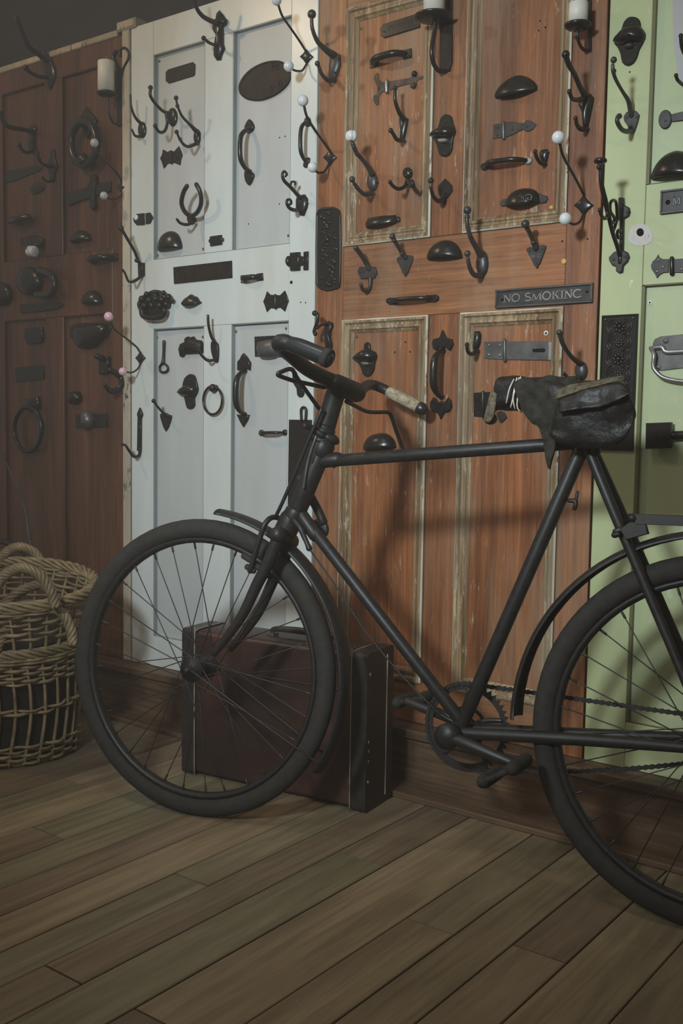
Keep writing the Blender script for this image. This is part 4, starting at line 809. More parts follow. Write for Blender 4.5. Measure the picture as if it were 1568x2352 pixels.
t = cup('ornate black bin pull with scroll relief in upper right panel of orange door', PN(I, 505, 552, 520, 490, 560, 430, 640, 390, 720, 382, 790, 405, 822, 460, 830, 520), .030, OP, IR, 2,
        [('ear', MB().plate(PN(I, 448, 515, 470, 492, 520, 480, 512, 552, 470, 556, 450, 540), OP, .005, .002, 1), 'worn_iron'), ('ear', MB().plate(PN(I, 815, 425, 860, 450, 895, 455, 904, 485, 885, 520, 830, 530), OP, .005, .002, 1), 'worn_iron'),
         ('scroll', rod(PN(I, 690, 450, 720, 440, 745, 460, 735, 490, 705, 485, 715, 468), OP + .031, 1.6), 'dark_steel'), ('scroll', rod(PN(I, 620, 470, 640, 450, 655, 480, 665, 455, 670, 500, 640, 510), OP + .030, 1.5), 'worn_iron')], PN(I, 480, 518, 862, 480), .008)
t = put('bow_handle', 'long black bow handle with round feet in upper right panel of orange door', 'handle', I(510, 150), [('grip', bow(I(320, 170), I(700, 120), .030, 6.5, OP, rmid=7.5), IR), ('foot', MB().plate(circ(I, 300, 180, 35, 36, 14), OP, .005, .002), IR), ('foot', MB().plate(PN(I, 690, 100, 735, 88, 760, 110, 750, 145, 720, 160, 688, 155), OP, .006, .002, 1), 'steel')], HB, OP, PN(I, 292, 183), OP + .005)
hook('coat_hook', 'tiny single coat hook with heart shaped base in upper right panel of orange door', I(862, 70), PN(I, 865, 15, 900, 12, 916, 40, 905, 90, 880, 175, 860, 150, 825, 90, 825, 45, 845, 20), [('arm', PN(I, 870, 145, 835, 145, 795, 95, 778, 40), [5.5, 5.5, 5, 4.6])], [(I(777, 32), 5.8)], th=.010, dome=True, d=OP, k=1, sc=PN(I, 898, 35), scd=OP + .006)
t = cup('fan shaped black cup pull with beaded edge in upper right panel of orange door', PN(G, 425, 985, 430, 930, 500, 840, 600, 775, 690, 755, 780, 790, 840, 850, 845, 905), .026, OP, IR, 2, sag=.008)
for i in range(13):
    a_ = math.pi * (1.06 - i / 12 * 1.02); bead(G(635 + 168 * math.cos(a_) * 1.0, 930 - 140 * math.sin(a_) - math.cos(a_) * 30), 1.8, None, OP + .014).build('edge_bead', 'worn_iron', t)
t = put('tee_hinge', 'pewter arrow pointed strap hinge in upper right panel of orange door', 'hinge', G(505, 1300), [('short_leaf', MB().plate(PN(G, 405, 1248, 495, 1232, 495, 1380, 400, 1390, 408, 1340), OP, .003), 'worn_iron'), ('long_leaf', MB().plate(PN(G, 515, 1225, 600, 1220, 700, 1235, 745, 1202, 790, 1215, 838, 1248, 800, 1300, 745, 1322, 705, 1298, 600, 1350, 515, 1382), OP, .003), 'worn_iron'), ('knuckle', rod(PN(G, 505, 1225, 507, 1385), OP + .004, 3.8, sub=1), 'dark_steel')], 'hinges', OP, PN(G, 447, 1272, 443, 1350, 592, 1290, 737, 1265), OP + .003, 3)
hook('coat_hook', 'large triple coat hook with club tip on the right stile of orange door', G(1345, 1080), PN(G, 1265, 1010, 1300, 955, 1380, 940, 1415, 985, 1402, 1060, 1372, 1200, 1345, 1318, 1310, 1290, 1298, 1130, 1262, 1060),
     [('upper_arm', PN(G, 1320, 960, 1270, 870, 1215, 745, 1155, 640, 1127, 545), [9, 7, 6.5, 7, 7.5]), ('middle_arm', PN(G, 1300, 985, 1240, 1000, 1190, 985, 1165, 925), [7, 6, 5.5, 5]), ('lower_arm', PN(G, 1335, 1285, 1280, 1292, 1240, 1250, 1228, 1190), [7, 6.5, 5.5, 5])], [(G(1127, 545), 9), (G(1165, 915), 6.4), (G(1225, 1182), 6)], th=.016, dome=True, k=1)
opener('black wall bottle opener with a round tab in lower left panel of orange door', PN(L, 960, 335, 985, 360, 990, 405, 1030, 425, 1048, 470, 1030, 520, 1020, 590, 990, 635, 955, 648, 920, 625, 905, 575, 880, 530, 850, 490, 880, 440, 930, 400, 932, 360), PN(L, 860, 455, 930, 405, 1010, 415, 1040, 465, 1010, 505, 900, 515, 835, 490), (PN(L, 910, 520, 960, 512, 985, 535, 945, 548), 'steel'), OP, PN(L, 960, 612))
t = put('pull_handle', 'tall black pull handle with fleur ends on the lower muntin of orange door', 'handle', M(140, 400), [('grip', bow(M(148, 270), M(140, 545), .042, 8, rmid=11), IR),
    ('fleur', MB().plate(PN(M, 150, 150, 172, 195, 205, 205, 213, 235, 195, 272, 180, 265, 165, 250, 150, 265, 130, 250, 115, 272, 95, 262, 86, 228, 95, 205, 130, 195), 0, .008, .003), IR), ('fleur', MB().plate(PN(M, 75, 580, 95, 548, 110, 555, 125, 578, 145, 570, 165, 578, 182, 548, 200, 570, 204, 610, 190, 632, 160, 640, 138, 678, 120, 640, 90, 632, 75, 610), 0, .008, .003), IR)], HB)
hook('coat_hook', 'small black single hook beside the steel hasp on orange door', M(350, 220), PN(M, 338, 158, 368, 156, 376, 180, 372, 230, 355, 275, 335, 282, 328, 250, 335, 205), [('arm', PN(M, 350, 270, 320, 292, 295, 278, 288, 240), [6, 5.5, 5, 4.6])], [(M(289, 235), 6)], th=.012, dome=True, d=OP, k=1)
t = put('hasp', 'long steel hasp and staple hinge in lower right panel of orange door', 'hasp', M(510, 270), [('short_leaf', MB().plate(PN(M, 392, 220, 505, 216, 505, 325, 395, 320), OP, .003), 'dark_steel'), ('long_leaf', MB().plate(PN(M, 518, 217, 785, 218, 800, 232, 798, 318, 785, 330, 518, 326), OP, .0035), 'dark_steel'), ('slot', MB().plate(PN(M, 675, 262, 748, 258, 755, 270, 745, 282, 680, 280), OP + .0035, .0005, .0002), 'dark_hole'), ('end_fold', MB().plate(PN(M, 776, 218, 799, 222, 797, 328, 772, 330), OP + .003, .004), 'steel'), ('knuckle', rod(PN(M, 512, 210, 514, 332), OP + .004, 4, sub=1), 'dark_steel')], 'hinges', OP, PN(M, 420, 240, 486, 240, 420, 296, 484, 298), OP + .003, 3.2, 'steel')
hook('coat_hook', 'black coat hook with spoon shaped base above the bicycle saddle', M(970, 390), circ(M, 968, 392, 38, 58), [('upper_arm', PN(M, 958, 345, 905, 305, 858, 235, 838, 168), [9, 6, 6, 7]), ('lower_arm', PN(M, 960, 430, 900, 440, 860, 405), [6, 5, 5])], [(M(837, 165), 8)], 'worn_iron', .012, True, 0, k=1)
t = put('butt_hinge', 'black butt hinge with bright screws behind the bicycle saddle nose', 'hinge', M(385, 590), [('leaf', MB().plate(PN(M, 330, 522, 380, 518, 382, 665, 332, 662), OP, .003), IR), ('leaf', MB().plate(PN(M, 390, 518, 445, 516, 445, 660, 390, 664), OP, .003), IR), ('knuckle', rod(PN(M, 384, 516, 385, 666), OP + .004, 3.4, sub=1), IR)], 'hinges', OP, PN(M, 353, 540, 354, 592, 354, 640), OP + .003, 2)
cup('large black half moon cup pull below the far handlebar grip on orange door', PN(L, 932, 1312, 935, 1260, 975, 1190, 1050, 1158, 1130, 1160, 1195, 1210, 1220, 1285), .032, OP)
t = hook('scroll_hook', 'slender scrolled black hook on the left edge of orange door beside the near grip', L(610, 290), PN(L, 585, 155, 610, 145, 650, 165, 652, 200, 635, 235, 630, 300, 645, 360, 640, 395, 600, 410, 575, 360, 572, 250), [('cross_arm', PN(L, 600, 180, 560, 175, 525, 190, 505, 210), 4)], th=.012, dome=True, k=1)
rod(PN(L, 478, 78, 505, 85, 505, 140, 490, 190, 475, 240, 485, 268), [.05, .052, .052, .05, .05, .048], 4).build('scroll', IR, t); bead(L(480, 76), 6.4, None, .05).build('tip', IR, t); bead(L(485, 262), 5.2, None, .048).build('tip', IR, t)
rod(PN(L, 575, 390, 540, 430, 505, 420, 498, 385), [.012, .04, .05, .05], 4).build('lower_arm', IR, t)
# ---- green door
opener('big black wall bottle opener at the top of green door', PN(J, 550, 232, 620, 250, 655, 310, 665, 390, 715, 440, 722, 500, 690, 590, 640, 680, 610, 780, 560, 860, 480, 895, 410, 850, 388, 740, 350, 650, 300, 585, 340, 500, 395, 420, 430, 310, 490, 245), PN(J, 430, 400, 560, 360, 665, 370, 715, 470, 690, 560, 560, 580, 430, 620, 290, 570, 350, 480), (PN(J, 435, 640, 500, 595, 560, 595, 560, 640, 500, 660), 'worn_iron'), 0, PN(J, 525, 325, 488, 820))
hook('coat_hook', 'black coat hook with curled tongue below the big bottle opener on green door', J(540, 1600), PN(J, 430, 1580, 470, 1520, 530, 1500, 600, 1505, 645, 1560, 620, 1660, 580, 1780, 520, 1800, 480, 1700, 440, 1640), [('upper_arm', PN(J, 525, 1560, 505, 1440, 480, 1350, 410, 1240, 320, 1080, 280, 960, 275, 880), [7, 6.5, 6, 4.6, 4.6, 5, 4.6]), ('lower_arm', PN(J, 530, 1760, 450, 1775, 385, 1735, 335, 1640, 345, 1580), [7, 6.5, 6, 6, 6])], [(J(288, 810), 8.4), (J(290, 960), 6.5), (J(362, 1570), 7.6)], 'worn_iron', .006, False, 0, PN(J, 465, 1590, 600, 1580), k=1)
hook('coat_hook', 'small black double coat hook in the upper panel of green door', (1592, 196), circ(lambda x, y: (x, y), 1592, 190, 9, 26), [('upper_arm', [(1588, 176), (1578, 140), (1566, 110), (1563, 84)], [6, 5, 5, 5]), ('lower_arm', [(1590, 206), (1570, 196), (1556, 184), (1552, 174)], [5, 5, 4.6, 4.6])], [((1563, 82), 6), ((1552, 173), 5.4)], th=.01, dome=True, d=GP, k=1)
put('tee_hinge', 'black strap hinge with round penny end on green door panel', 'hinge', J(985, 1620), [('strap', MB().plate([J(1070, 1550), J(1223, 1512), (1640, 248), (1640, 268), J(1223, 1635), J(1080, 1650)], GP, .005), 'worn_iron'), ('penny_end', MB().plate(circ(J, 990, 1618, 88, 130, 22, .12), GP, .006, .002), 'worn_iron')], 'hinges', GP, [J(990, 1632)], GP + .006)
cup('very large plain black cup pull above the M sign on green door', [V(225, 1150), V(260, 960), V(400, 680), V(600, 440), V(850, 290), V(1130, 235), (1590, 358), (1625, 400), (1632, 408)], .040, GP, IR, 3, sc=[V(1010, 360)])
t = thing('letter_sign', 'pewter sign with raised border and letter M on the middle rail of green door', 'sign', W(K(900, 480), 0))
q0 = W(K(762, 382)); q1 = W(K(760, 612)); xs = (q0.x + q1.x) / 2; z1 = q0.z; z0 = q1.z; xe = xs + .145
MB().bbox(xs, xe, -.004, 0, z0, z1, .001).build('plate', 'worn_iron', t)
for q in ((xs, xe, z1 - .0045, z1), (xs, xe, z0, z0 + .0045), (xs, xs + .0045, z0 + .0045, z1 - .0045), (xe - .0045, xe, z0 + .0045, z1 - .0045)): MB().bbox(q[0], q[1], -.008, -.004, q[2], q[3], .0014).build('border', 'dark_steel', t)
ml = W(K(873, 530), .004); lettering(t, 'M', Vector((ml.x, -.004, z0 + .016)), UX, UZ, NY, z1 - z0 - .032, .004, 'dark_steel')
MB().lathe(W(K(827, 490), .004), (0, -1, 0), [(0, .0052), (.0012, .005), (.0014, .003)], 14).build('screw', 'dark_hole', t)
# the tall openwork hook
t = thing('openwork_hook', 'tall openwork black coat hook with mushroom tip at the left edge of green door', 'coat hook', W(K(375, 760), 0), 'cast coat hooks')
X0 = W(K(380, 760)).x
MB().plate(PN(K, 348, 452, 375, 445, 402, 452, 408, 520, 455, 545, 465, 590, 450, 630, 405, 655, 370, 690, 345, 660), 0, .008, .003, 1).build('upper_plate', 'worn_iron', t)
MB().plate(PN(K, 255, 1035, 300, 985, 340, 965, 390, 960, 440, 985, 458, 1030, 440, 1075, 400, 1115, 390, 1180, 355, 1190, 325, 1170, 325, 1125, 285, 1110, 258, 1065), 0, .008, .003, 1).build('lower_plate', 'worn_iron', t)
arm(PN(K, 378, 520, 375, 700, 372, 900, 360, 1080), X0, [7, 6, 6, 7]).build('spine', IR, t)
arm(PN(K, 355, 1010, 330, 920, 285, 790, 250, 640, 215, 490, 175, 310, 165, 170, 165, 100), X0, [6, 6, 5.5, 6, 7, 6, 5.5, 5.5]).build('upper_arm', IR, t)
q = AX(K(165, 72), X0); rr = 14.5 / SCL(K(165, 72)); MB().lathe(q - Vector((0, 0, .009)), (0, 0, 1), [(0, .004), (.003, rr * .9), (.007, rr), (.011, rr * .85), (.013, rr * .3)], 18).build('tip', IR, t)
bead(K(152, 145), 6.8, X0).build('bead', IR, t)
arm(PN(K, 330, 650, 320, 500, 290, 470, 262, 500, 262, 580, 300, 640, 300, 690, 275, 680), X0, 4.2).build('scroll', IR, t)
arm(PN(K, 365, 790, 340, 765, 328, 800, 340, 840, 362, 830), X0, 4).build('scroll', IR, t); arm(PN(K, 368, 600, 335, 640, 310, 720, 288, 780), X0, 4.4).build('scroll', IR, t)
arm(PN(K, 235, 560, 228, 630, 205, 650, 175, 620, 160, 575), X0, 4.6).build('lower_arm', IR, t); bead(K(160, 565), 6, X0).build('tip', IR, t)
screws(t, PN(K, 430, 585, 295, 1050, 415, 1025), .008, 3.4)
t = put('tee_hinge', 'pewter hinge with fishtail leaf on the middle rail of green door', 'hinge', K(865, 1115), [('fishtail_leaf', MB().plate(PN(K, 735, 1003, 748, 1035, 785, 1050, 838, 1048, 838, 1180, 785, 1185, 750, 1205, 722, 1238, 705, 1200, 670, 1150, 663, 1110, 680, 1070, 705, 1050), 0, .003), 'worn_iron'), ('long_leaf', MB().plate([K(890, 1050), (1625, 590), (1625, 628), K(890, 1182)], 0, .003), 'worn_iron'), ('knuckle', rod(PN(K, 865, 1042, 867, 1192), .004, 5.6, sub=1), IR)], 'hinges', 0, PN(K, 735, 1058, 780, 1125, 722, 1170, 962, 1148), .003, 3.4, 'steel')
t = thing('finger_plate', 'tall rectangular black finger plate cast with ornament behind the saddle on green door', 'finger plate', W(K(350, 1800), 0), 'cast finger plates')
q = [W(p) for p in (K(180, 1605), K(525, 1597), (1459, 1029), (1374, 1034))]
x0, x1, z1, z0 = (q[0].x + q[3].x) / 2, (q[1].x + q[2].x) / 2, q[0].z, q[3].z
MB().bbox(x0, x1, -.003, 0, z0, z1, .001).build('plate', 'black_iron', t)
for b_ in ((x0, x1, z1 - .004, z1), (x0, x1, z0, z0 + .004), (x0, x0 + .004, z0 + .004, z1 - .004), (x1 - .004, x1, z0 + .004, z1 - .004)): MB().bbox(b_[0], b_[1], -.006, -.003, b_[2], b_[3], .0012).build('border', 'black_iron', t)
xc = (x0 + x1) / 2
def pw(x, z, d): return Vector((x, -d, z))
for j in range(7):
    zc = z1 - .026 - j * .036
    m = MB()
    for a_ in range(8):
        an = a_ * math.pi / 4; r_ = .010 if j % 2 == 0 else .007
        m.ball(pw(xc + math.cos(an) * r_, zc + math.sin(an) * r_, .004), .0042, .0022, .0042, 8, 5)
    m.ball(pw(xc, zc, .004), .0055, .004, .0055, 8, 5)
    for sx in (-1, 1):
        for rr in (.010, .016): m.tube([pw(xc + sx * (.012 + rr * math.cos(b_)), zc + rr * math.sin(b_), .0035) for b_ in [math.pi * (k_ / 6 - .5) * 1.0 for k_ in range(7)]], .0016, 6, 2)
        m.tube([pw(xc + sx * .008, zc - .018, .0035), pw(xc + sx * .018, zc - .014, .004), pw(xc + sx * .024, zc - .020, .0035)], .0018, 6, 3)
    m.build('rosette', 'black_iron', t)
screws(t, PN(K, 215, 1643, 487, 1625), .006, 2.6, 'dark_steel')
t = thing('chest_handle', 'steel chest handle with drop loop in lower panel of green door', 'handle', W(K(850, 1950), GP))
MB().plate([K(680, 1880), K(700, 1835), K(760, 1808), K(850, 1800), (1568, 768), (1640, 764), (1650, 800), (1640, 846), K(975, 2120), K(760, 2145), K(715, 2120), K(700, 2050)], GP, .003, .001).build('plate', 'dark_steel', t)
rod([K(690, 1920), K(770, 1915), K(810, 1960), K(975, 1955), (1640, 805)], GP + .006, 6).build('barrel', 'steel', t)
rod([K(660, 1925), K(690, 1985), K(682, 2080), K(700, 2140), K(790, 2215), K(975, 2250), (1600, 876), (1640, 862), (1655, 810)], [GP + .006] + [GP + .016] * 7 + [GP + .006], 5).build('loop', 'steel', t)
bead(K(660, 1922), 5, None, GP + .006).build('pivot', 'steel', t)
for p in PN(K, 808, 1850, 735, 2110): MB().lathe(W(p, GP + .003), (0, -1, 0), [(0, .0070), (.0015, .0065), (.0016, .0035), (.004, .003)], 14).build('rivet', 'steel', t)
t = put('rim_lock', 'black box lock with a round bar low on green door behind the saddle', 'lock', (1518, 1000), [('case', MB().plate([(1489, 972), (1545, 970), (1543, 1029), (1488, 1031)], 0, .018, .002), IR), ('bar', rod([(1545, 1000), (1568, 999), (1640, 996)], GP + .012, 10, sub=1), IR)])
# ------------------------------------------------------------------ the bicycle
AL = math.radians(9.15); BE = .068
b1 = Vector((math.cos(AL), math.sin(AL), 0)); b2 = Vector((-math.sin(AL) * math.sin(BE), math.cos(AL) * math.sin(BE), math.cos(BE))); bn = b1.cross(b2)
RH = Vector((-.577, -.330, .349)); FH = Vector((-1.725, -.515, .349))
AF = .246; f1 = Vector((math.cos(AF), math.sin(AF), 0)); f2 = Vector((-math.sin(AF) * math.sin(BE), math.cos(AF) * math.sin(BE), math.cos(BE))); fn = f1.cross(f2)
def BK(p, w_=0.0): return ONP(p, RH + bn * w_, bn)
def btube(mb, pp, ws, r, sub=4, res=12, flat=None):
    ws = ws if isinstance(ws, (list, tuple)) else [ws] * len(pp)
    return mb.tube([BK(p, a) for p, a in zip(pp, ws)], r, res, sub, True, flat)
BP = 'bike_black'
bike = thing('bicycle', 'old black roadster bicycle with a torn wrapped saddle leaning towards the doors', 'bicycle', (RH.x, RH.y, 0))
def wheel(name, Cc, u, v, n, flip):
    P_ = lambda r, a, w_=0.0: Cc + u * (r * math.cos(a)) + v * (r * math.sin(a)) + n * w_
    rim = MB(); N_ = 72; prof = [(.306, -.013), (.299, -.012), (.294, -.006), (.294, .006), (.299, .012), (.306, .013)]
    vs = [P_(r, 2 * math.pi * i / N_, w_) for i in range(N_) for r, w_ in prof]; k = len(prof)
    rim.add(vs, [(i * k + j, i * k + (j + 1) % k, ((i + 1) % N_) * k + (j + 1) % k, ((i + 1) % N_) * k + j) for i in range(N_) for j in range(k)])
    o = rim.build(name, BP, bike)
    ty = MB(); m = 14; vs = []
    for i in range(N_):
        a = 2 * math.pi * i / N_
        for j in range(m):
            b = 2 * math.pi * j / m; vs.append(P_(.3275 + .0225 * math.cos(b), a, .020 * math.sin(b)))
    ty.add(vs, [(i * m + j, i * m + (j + 1) % m, ((i + 1) % N_) * m + (j + 1) % m, ((i + 1) % N_) * m + j) for i in range(N_) for j in range(m)])
    ty.build('tyre', 'rubber', o)
    MB().lathe(Cc - n * .062, n, [(0, .004), (.008, .007), (.012, .010), (.022, .012), (.026, .030), (.029, .030), (.034, .016), (.062, .014), (.090, .016), (.095, .030), (.098, .030), (.102, .012), (.112, .010), (.116, .007), (.124, .004)], 18).build('hub', BP, o)
    ns = 32
    for i in range(ns):
        a = 2 * math.pi * (i + .5) / ns; sd = 1 if i % 2 else -1; dr = 1 if (i // 2) % 2 else -1
        h_ = P_(.028, a + dr * 1.05, sd * .034); e_ = P_(.296, a, sd * .004)
        mb = MB(); mb.tube([h_, e_], .0013, 5, 1); d_ = (e_ - h_).normalized(); mb.tube([e_ - d_ * .016, e_], .0026, 6, 1); mb.build('spoke', 'spoke_metal', o)
    return o, P_
fw, FP = wheel('front_wheel', FH, f1, f2, fn, 1)
rw, RPp = wheel('rear_wheel', RH, b1, b2, bn, 1)
def mudguard(name, PP, R0, a0, a1, hw, bulge, dR=0.0):
    mb = MB(); n = 40; m = 8; vs = []
    for s_ in (0, 1):
        for i in range(n + 1):
            t_ = i / n; a = math.radians(a0 + (a1 - a0) * t_); r0 = R0 + dR * t_
            for j in range(m + 1):
                b = math.pi * j / m; vs.append(PP(r0 + bulge * math.sin(b) - .0014 * s_, a, hw * (1 - .04 * s_) * math.cos(b)))
    k = (n + 1) * (m + 1); fs = []
    for i in range(n):
        for j in range(m):
            q = (i * (m + 1) + j, i * (m + 1) + j + 1, (i + 1) * (m + 1) + j + 1, (i + 1) * (m + 1) + j); fs += [q, tuple(k + z for z in q[::-1])]
    for i in range(n):
        for j in (0, m): fs.append((i * (m + 1) + j, (i + 1) * (m + 1) + j, k + (i + 1) * (m + 1) + j, k + i * (m + 1) + j))
    for i in (0, n):
        for j in range(m): fs.append((i * (m + 1) + j, i * (m + 1) + j + 1, k + i * (m + 1) + j + 1, k + i * (m + 1) + j))
    return mb.add(vs, fs).build(name, BP, bike)
fg = mudguard('front_mudguard', FP, .366, 84, -32, .029, .012, .006)
rg = mudguard('rear_mudguard', RPp, .382, 181, 12, .030, .013)
for sd in (1, -1):
    MB().tube([FP(.01, 0, sd * .052), FP(.20, math.radians(-28), sd * .04), FP(.372, math.radians(-28), sd * .029)], .0022, 6, 2).build('stay', BP, fg)
    MB().tube([RPp(.01, 0, sd * .06), RPp(.388, math.radians(40), sd * .03)], .0024, 6, 1).build('stay', BP, rg)
# frame
fr = MB(); BB0 = BK((1072, 1668.7), -.045) + bn * .045
fr.tube([BK((741, 1030)), BK((674, 1190))], .0225, 14, 1)
for p, q in (((744, 1022), (737, 1040)), ((680, 1175), (671, 1196))): fr.tube([BK(p), BK(q)], .0250, 14, 1)
btube(fr, [(728, 1060), (775, 1055)], 0, .0165, 1); btube(fr, [(688, 1178), (725, 1230)], 0, .0155, 1)
fr = fr.build('frame', BP, bike)
MB().lathe(BB0 - bn * .036, bn, [(0, .016), (.003, .021), (.069, .021), (.072, .016)], 18).build('bottom_bracket', BP, fr)
btube(MB(), [(726, 1061), (1336, 1016)], 0, .0138, 1).build('top_tube', BP, fr)
btube(MB(), [(684, 1172), (1062, 1660)], 0, .0135, 1).build('down_tube', BP, fr)
MB().tube([BK((1348, 1000)), BB0], .0150, 12, 1).build('seat_tube', BP, fr)
for sd in (1, -1):
    q0 = BK((1352, 1024)) + bn * sd * .016
    MB().tube([q0, q0 + (RH - q0) * .22 + bn * sd * .016, q0 + (RH - q0) * .45 + bn * sd * .022, q0 + (RH - q0) * .75 + bn * sd * .034, RH + bn * sd * .058], [.011, .0105, .010, .009, .008], 10, 5).build('seat_stay', BP, fr)
    q1 = BB0 + bn * sd * .026
    MB().tube([q1, q1 + (RH - q1) * .3 + bn * sd * .006, q1 + (RH - q1) * .6 + bn * sd * .018, RH + bn * sd * .058], [.012, .0125, .012, .009], 10, 5).build('chain_stay', BP, fr)
MB().tube([BK((1368, 1035), .034), BK((1366, 1038), -.034)], .010, 10, 1).build('seat_bolt', BP, fr)
btube(MB(), [(1305, 1150), (1322, 1152), (1318, 1172), (1326, 1130)], .0, [.004, .005, .004, .003], 3, 8).build('pump_peg', BP, fr)
btube(MB(), [(690, 1100), (728, 1168), (742, 1200)], [-.02, -.05, -.055], .010, 3).build('lamp_bracket', BP, bike)
MB().lathe(BK((742, 1216), -.075), bn, [(0, .004), (.004, .015), (.012, .022), (.022, .0245), (.024, .020)], 18).build('bell', BP, bike)
# fork
fk = MB(); fk.tube([BK((670, 1190)), BK((646, 1240))], .0265, 12, 1); fk.tube([BK((638, 1228), .05), BK((668, 1244), -.05)], .0195, 12, 1)
fk = fk.build('fork', BP, bike)
btube(MB(), [(640, 1232), (613, 1298), (589, 1345), (557, 1412), (522, 1462), (492, 1500)], [.045, .047, .048, .05, .052, .054], [.0145, .0140, .0130, .0115, .0100, .0085], 4).build('fork_blade', BP, fk)
btube(MB(), [(664, 1246), (648, 1290), (625, 1338), (595, 1404), (563, 1450), (530, 1490)], [-.045, -.047, -.048, -.05, -.052, -.054], [.0145, .0140, .0130, .0115, .0100, .0085], 4).build('fork_blade', BP, fk)
# stem, bar, grips
st = MB(); btube(st, [(730, 1045), (760, 938), (774, 893)], 0, [.0215, .0215, .022], 2); btube(st, [(722, 1062), (742, 1008)], 0, .0245, 1)
st.tube([BK((770, 882), .035), BK((818, 902), -.045)], .0225, 14, 1); st = st.build('stem', BP, bike)
for p, q, r_ in (((736, 1016), (740, 1004), .0255), ((743, 994), (746, 984), .0245), ((748, 976), (750, 970), .0225)): MB().tube([BK(p), BK(q)], r_, 14, 1, False).build('headset_ring', BP, st)
btube(MB(), [(752, 1004), (766, 1010), (772, 1014)], [.01, 0, -.01], [.010, .011, .008], 2).build('lamp_lug', BP, st); btube(MB(), [(745, 1030), (755, 1034)], 0, .008, 1).build('lock_lug', BP, st)
btube(MB(), [(700, 978), (718, 985), (740, 1000)], [.05, .03, .02], [.006, .008, .008], 3).build('lamp_lug', BP, st)
hb = btube(MB(), [(908, 908), (880, 893), (855, 884), (838, 888), (824, 902), (800, 893), (770, 878), (735, 863), (700, 843), (668, 815), (646, 796), (642, 788), (652, 786), (672, 791)],
           [-.352, -.348, -.325, -.255, -.14, -.03, .03, .07, .12, .18, .225, .245, .25, .25], [.0115, .0125, .0128, .013, .0135, .015, .016, .016, .016, .0165, .017, .017, .0165, .014], 5).build('handlebar', BP, bike)
btube(MB(), [(896, 902), (935, 921), (966, 938)], [-.350, -.356, -.360], [.0150, .0158, .0150], 3).build('grip', 'cloth_tan', bike)['label'] = 'frayed tan cloth wrapped grip'
btube(MB(), [(962, 936), (970, 940)], -.360, [.0162, .0160], 1).build('grip_end', 'grip_plastic', bike)
btube(MB(), [(666, 790), (690, 798), (735, 816), (749, 821)], .25, [.0155, .0172, .0172, .0172], 3, 16).build('grip', 'grip_plastic', bike)['label'] = 'black moulded grip'
MB().lathe(BK((744, 818.5), .25), BK((756, 824), .25) - BK((744, 818.5), .25), [(0, .017), (.001, .019), (.012, .019), (.0145, .017), (.015, .012)], 20).build('grip_end', 'rubber', bike)
btube(MB(), [(745, 890), (700, 880), (672, 874), (643, 864), (638, 859), (646, 854), (669, 848), (682, 868), (706, 902), (732, 938)], [.03, .09, .13, .19, .2, .195, .17, .14, .09, .04], .0046, 4).build('brake_lever', BP, bike)
btube(MB(), [(795, 922), (815, 932), (842, 945), (868, 947), (889, 947), (898, 955), (908, 985), (919, 1015), (930, 1045)], [-.02, -.08, -.17, -.25, -.31, -.33, -.335, -.335, -.33], .0048, 4).build('brake_lever', BP, bike)
btube(MB(), [(738, 940), (705, 1020), (672, 1100), (648, 1155), (634, 1184)], [.04, .04, .034, .03, .02], [.0042] * 5, 2).build('brake_rod', BP, bike)
btube(MB(), [(726, 1002), (708, 1055), (697, 1120)], .026, .0035, 2).build('brake_rod', 'dark_steel', bike)
sr = btube(MB(), [(574, 1312), (586, 1270), (598, 1232), (606, 1208), (618, 1192), (632, 1188), (648, 1196), (660, 1225), (664, 1260), (655, 1310)], [.042, .043, .043, .042, .03, 0, -.03, -.043, -.043, -.04], .0062, 4).build('brake_stirrup', BP, bike)
for p, w_ in (((566, 1281), .036), ((574, 1306), .036), ((588, 1300), .03), ((610, 1318), -.034)): btube(MB(), [(p[0] - 6, p[1] - 4), (p[0] + 8, p[1] + 5)], w_, .0075, 1, 8).build('brake_pad', 'rubber', sr)
bc = btube(MB(), [(676, 1196), (690, 1214), (698, 1232), (705, 1248), (710, 1260)], [.02, .022, .022, .022, .022], [.006, .007, .006, .0055, .007], 4).build('bell_crank', BP, bike)
btube(MB(), [(711, 1262), (770, 1345), (840, 1452), (930, 1560), (1010, 1640)], .024, .0019, 2, 6).build('brake_cable', BP, bike)
btube(MB(), [(764, 1066), (767, 1073)], .0, .003, 1, 6).build('cable_clip', BP, fr)
# cranks, chainring, chain, pedals
RC = BB0 - bn * .045
def PC(r, a, w_=0.0): return RC + b1 * (r * math.cos(a)) + b2 * (r * math.sin(a)) + bn * w_
cg = MB(); nt = 46; vs = []; fs = []
for sd in (-.0015, .0015):
    for i in range(nt * 4):
        a = 2 * math.pi * i / (nt * 4); ro = (.0865, .0905, .0965, .0905)[i % 4]; vs += [PC(.0775, a, sd), PC(ro, a, sd)]
m_ = nt * 4
for i in range(m_):
    j = (i + 1) % m_; a, b, c, d = 2 * i, 2 * i + 1, 2 * j + 1, 2 * j; o_ = 2 * m_
    fs += [(a, b, c, d)[::-1], (a + o_, b + o_, c + o_, d + o_), (b, b + o_, c + o_, c), (a, d, d + o_, a + o_)]
cg.add(vs, fs, False)
cg.tube([PC(.040, 2 * math.pi * i / 24) for i in range(24)], .0040, 8, 1, False, None, True)
for i in range(5):
    a = 2 * math.pi * i / 5 + .3; cg.tube([PC(.014, a), PC(.045, a + .12), PC(.078, a)], [.008, .006, .0055], 8, 3)
cg.lathe(RC - bn * .006, bn, [(0, .014), (.006, .022), (.012, .014)], 16)
cg.build('chainring', 'spoke_metal', bike)
ce = BK((1182, 1755), .075); c0_ = BB0 + bn * .062
MB().tube([c0_, ce], [.0135, .0100], 12, 1).build('crank', 'spoke_metal', bike)
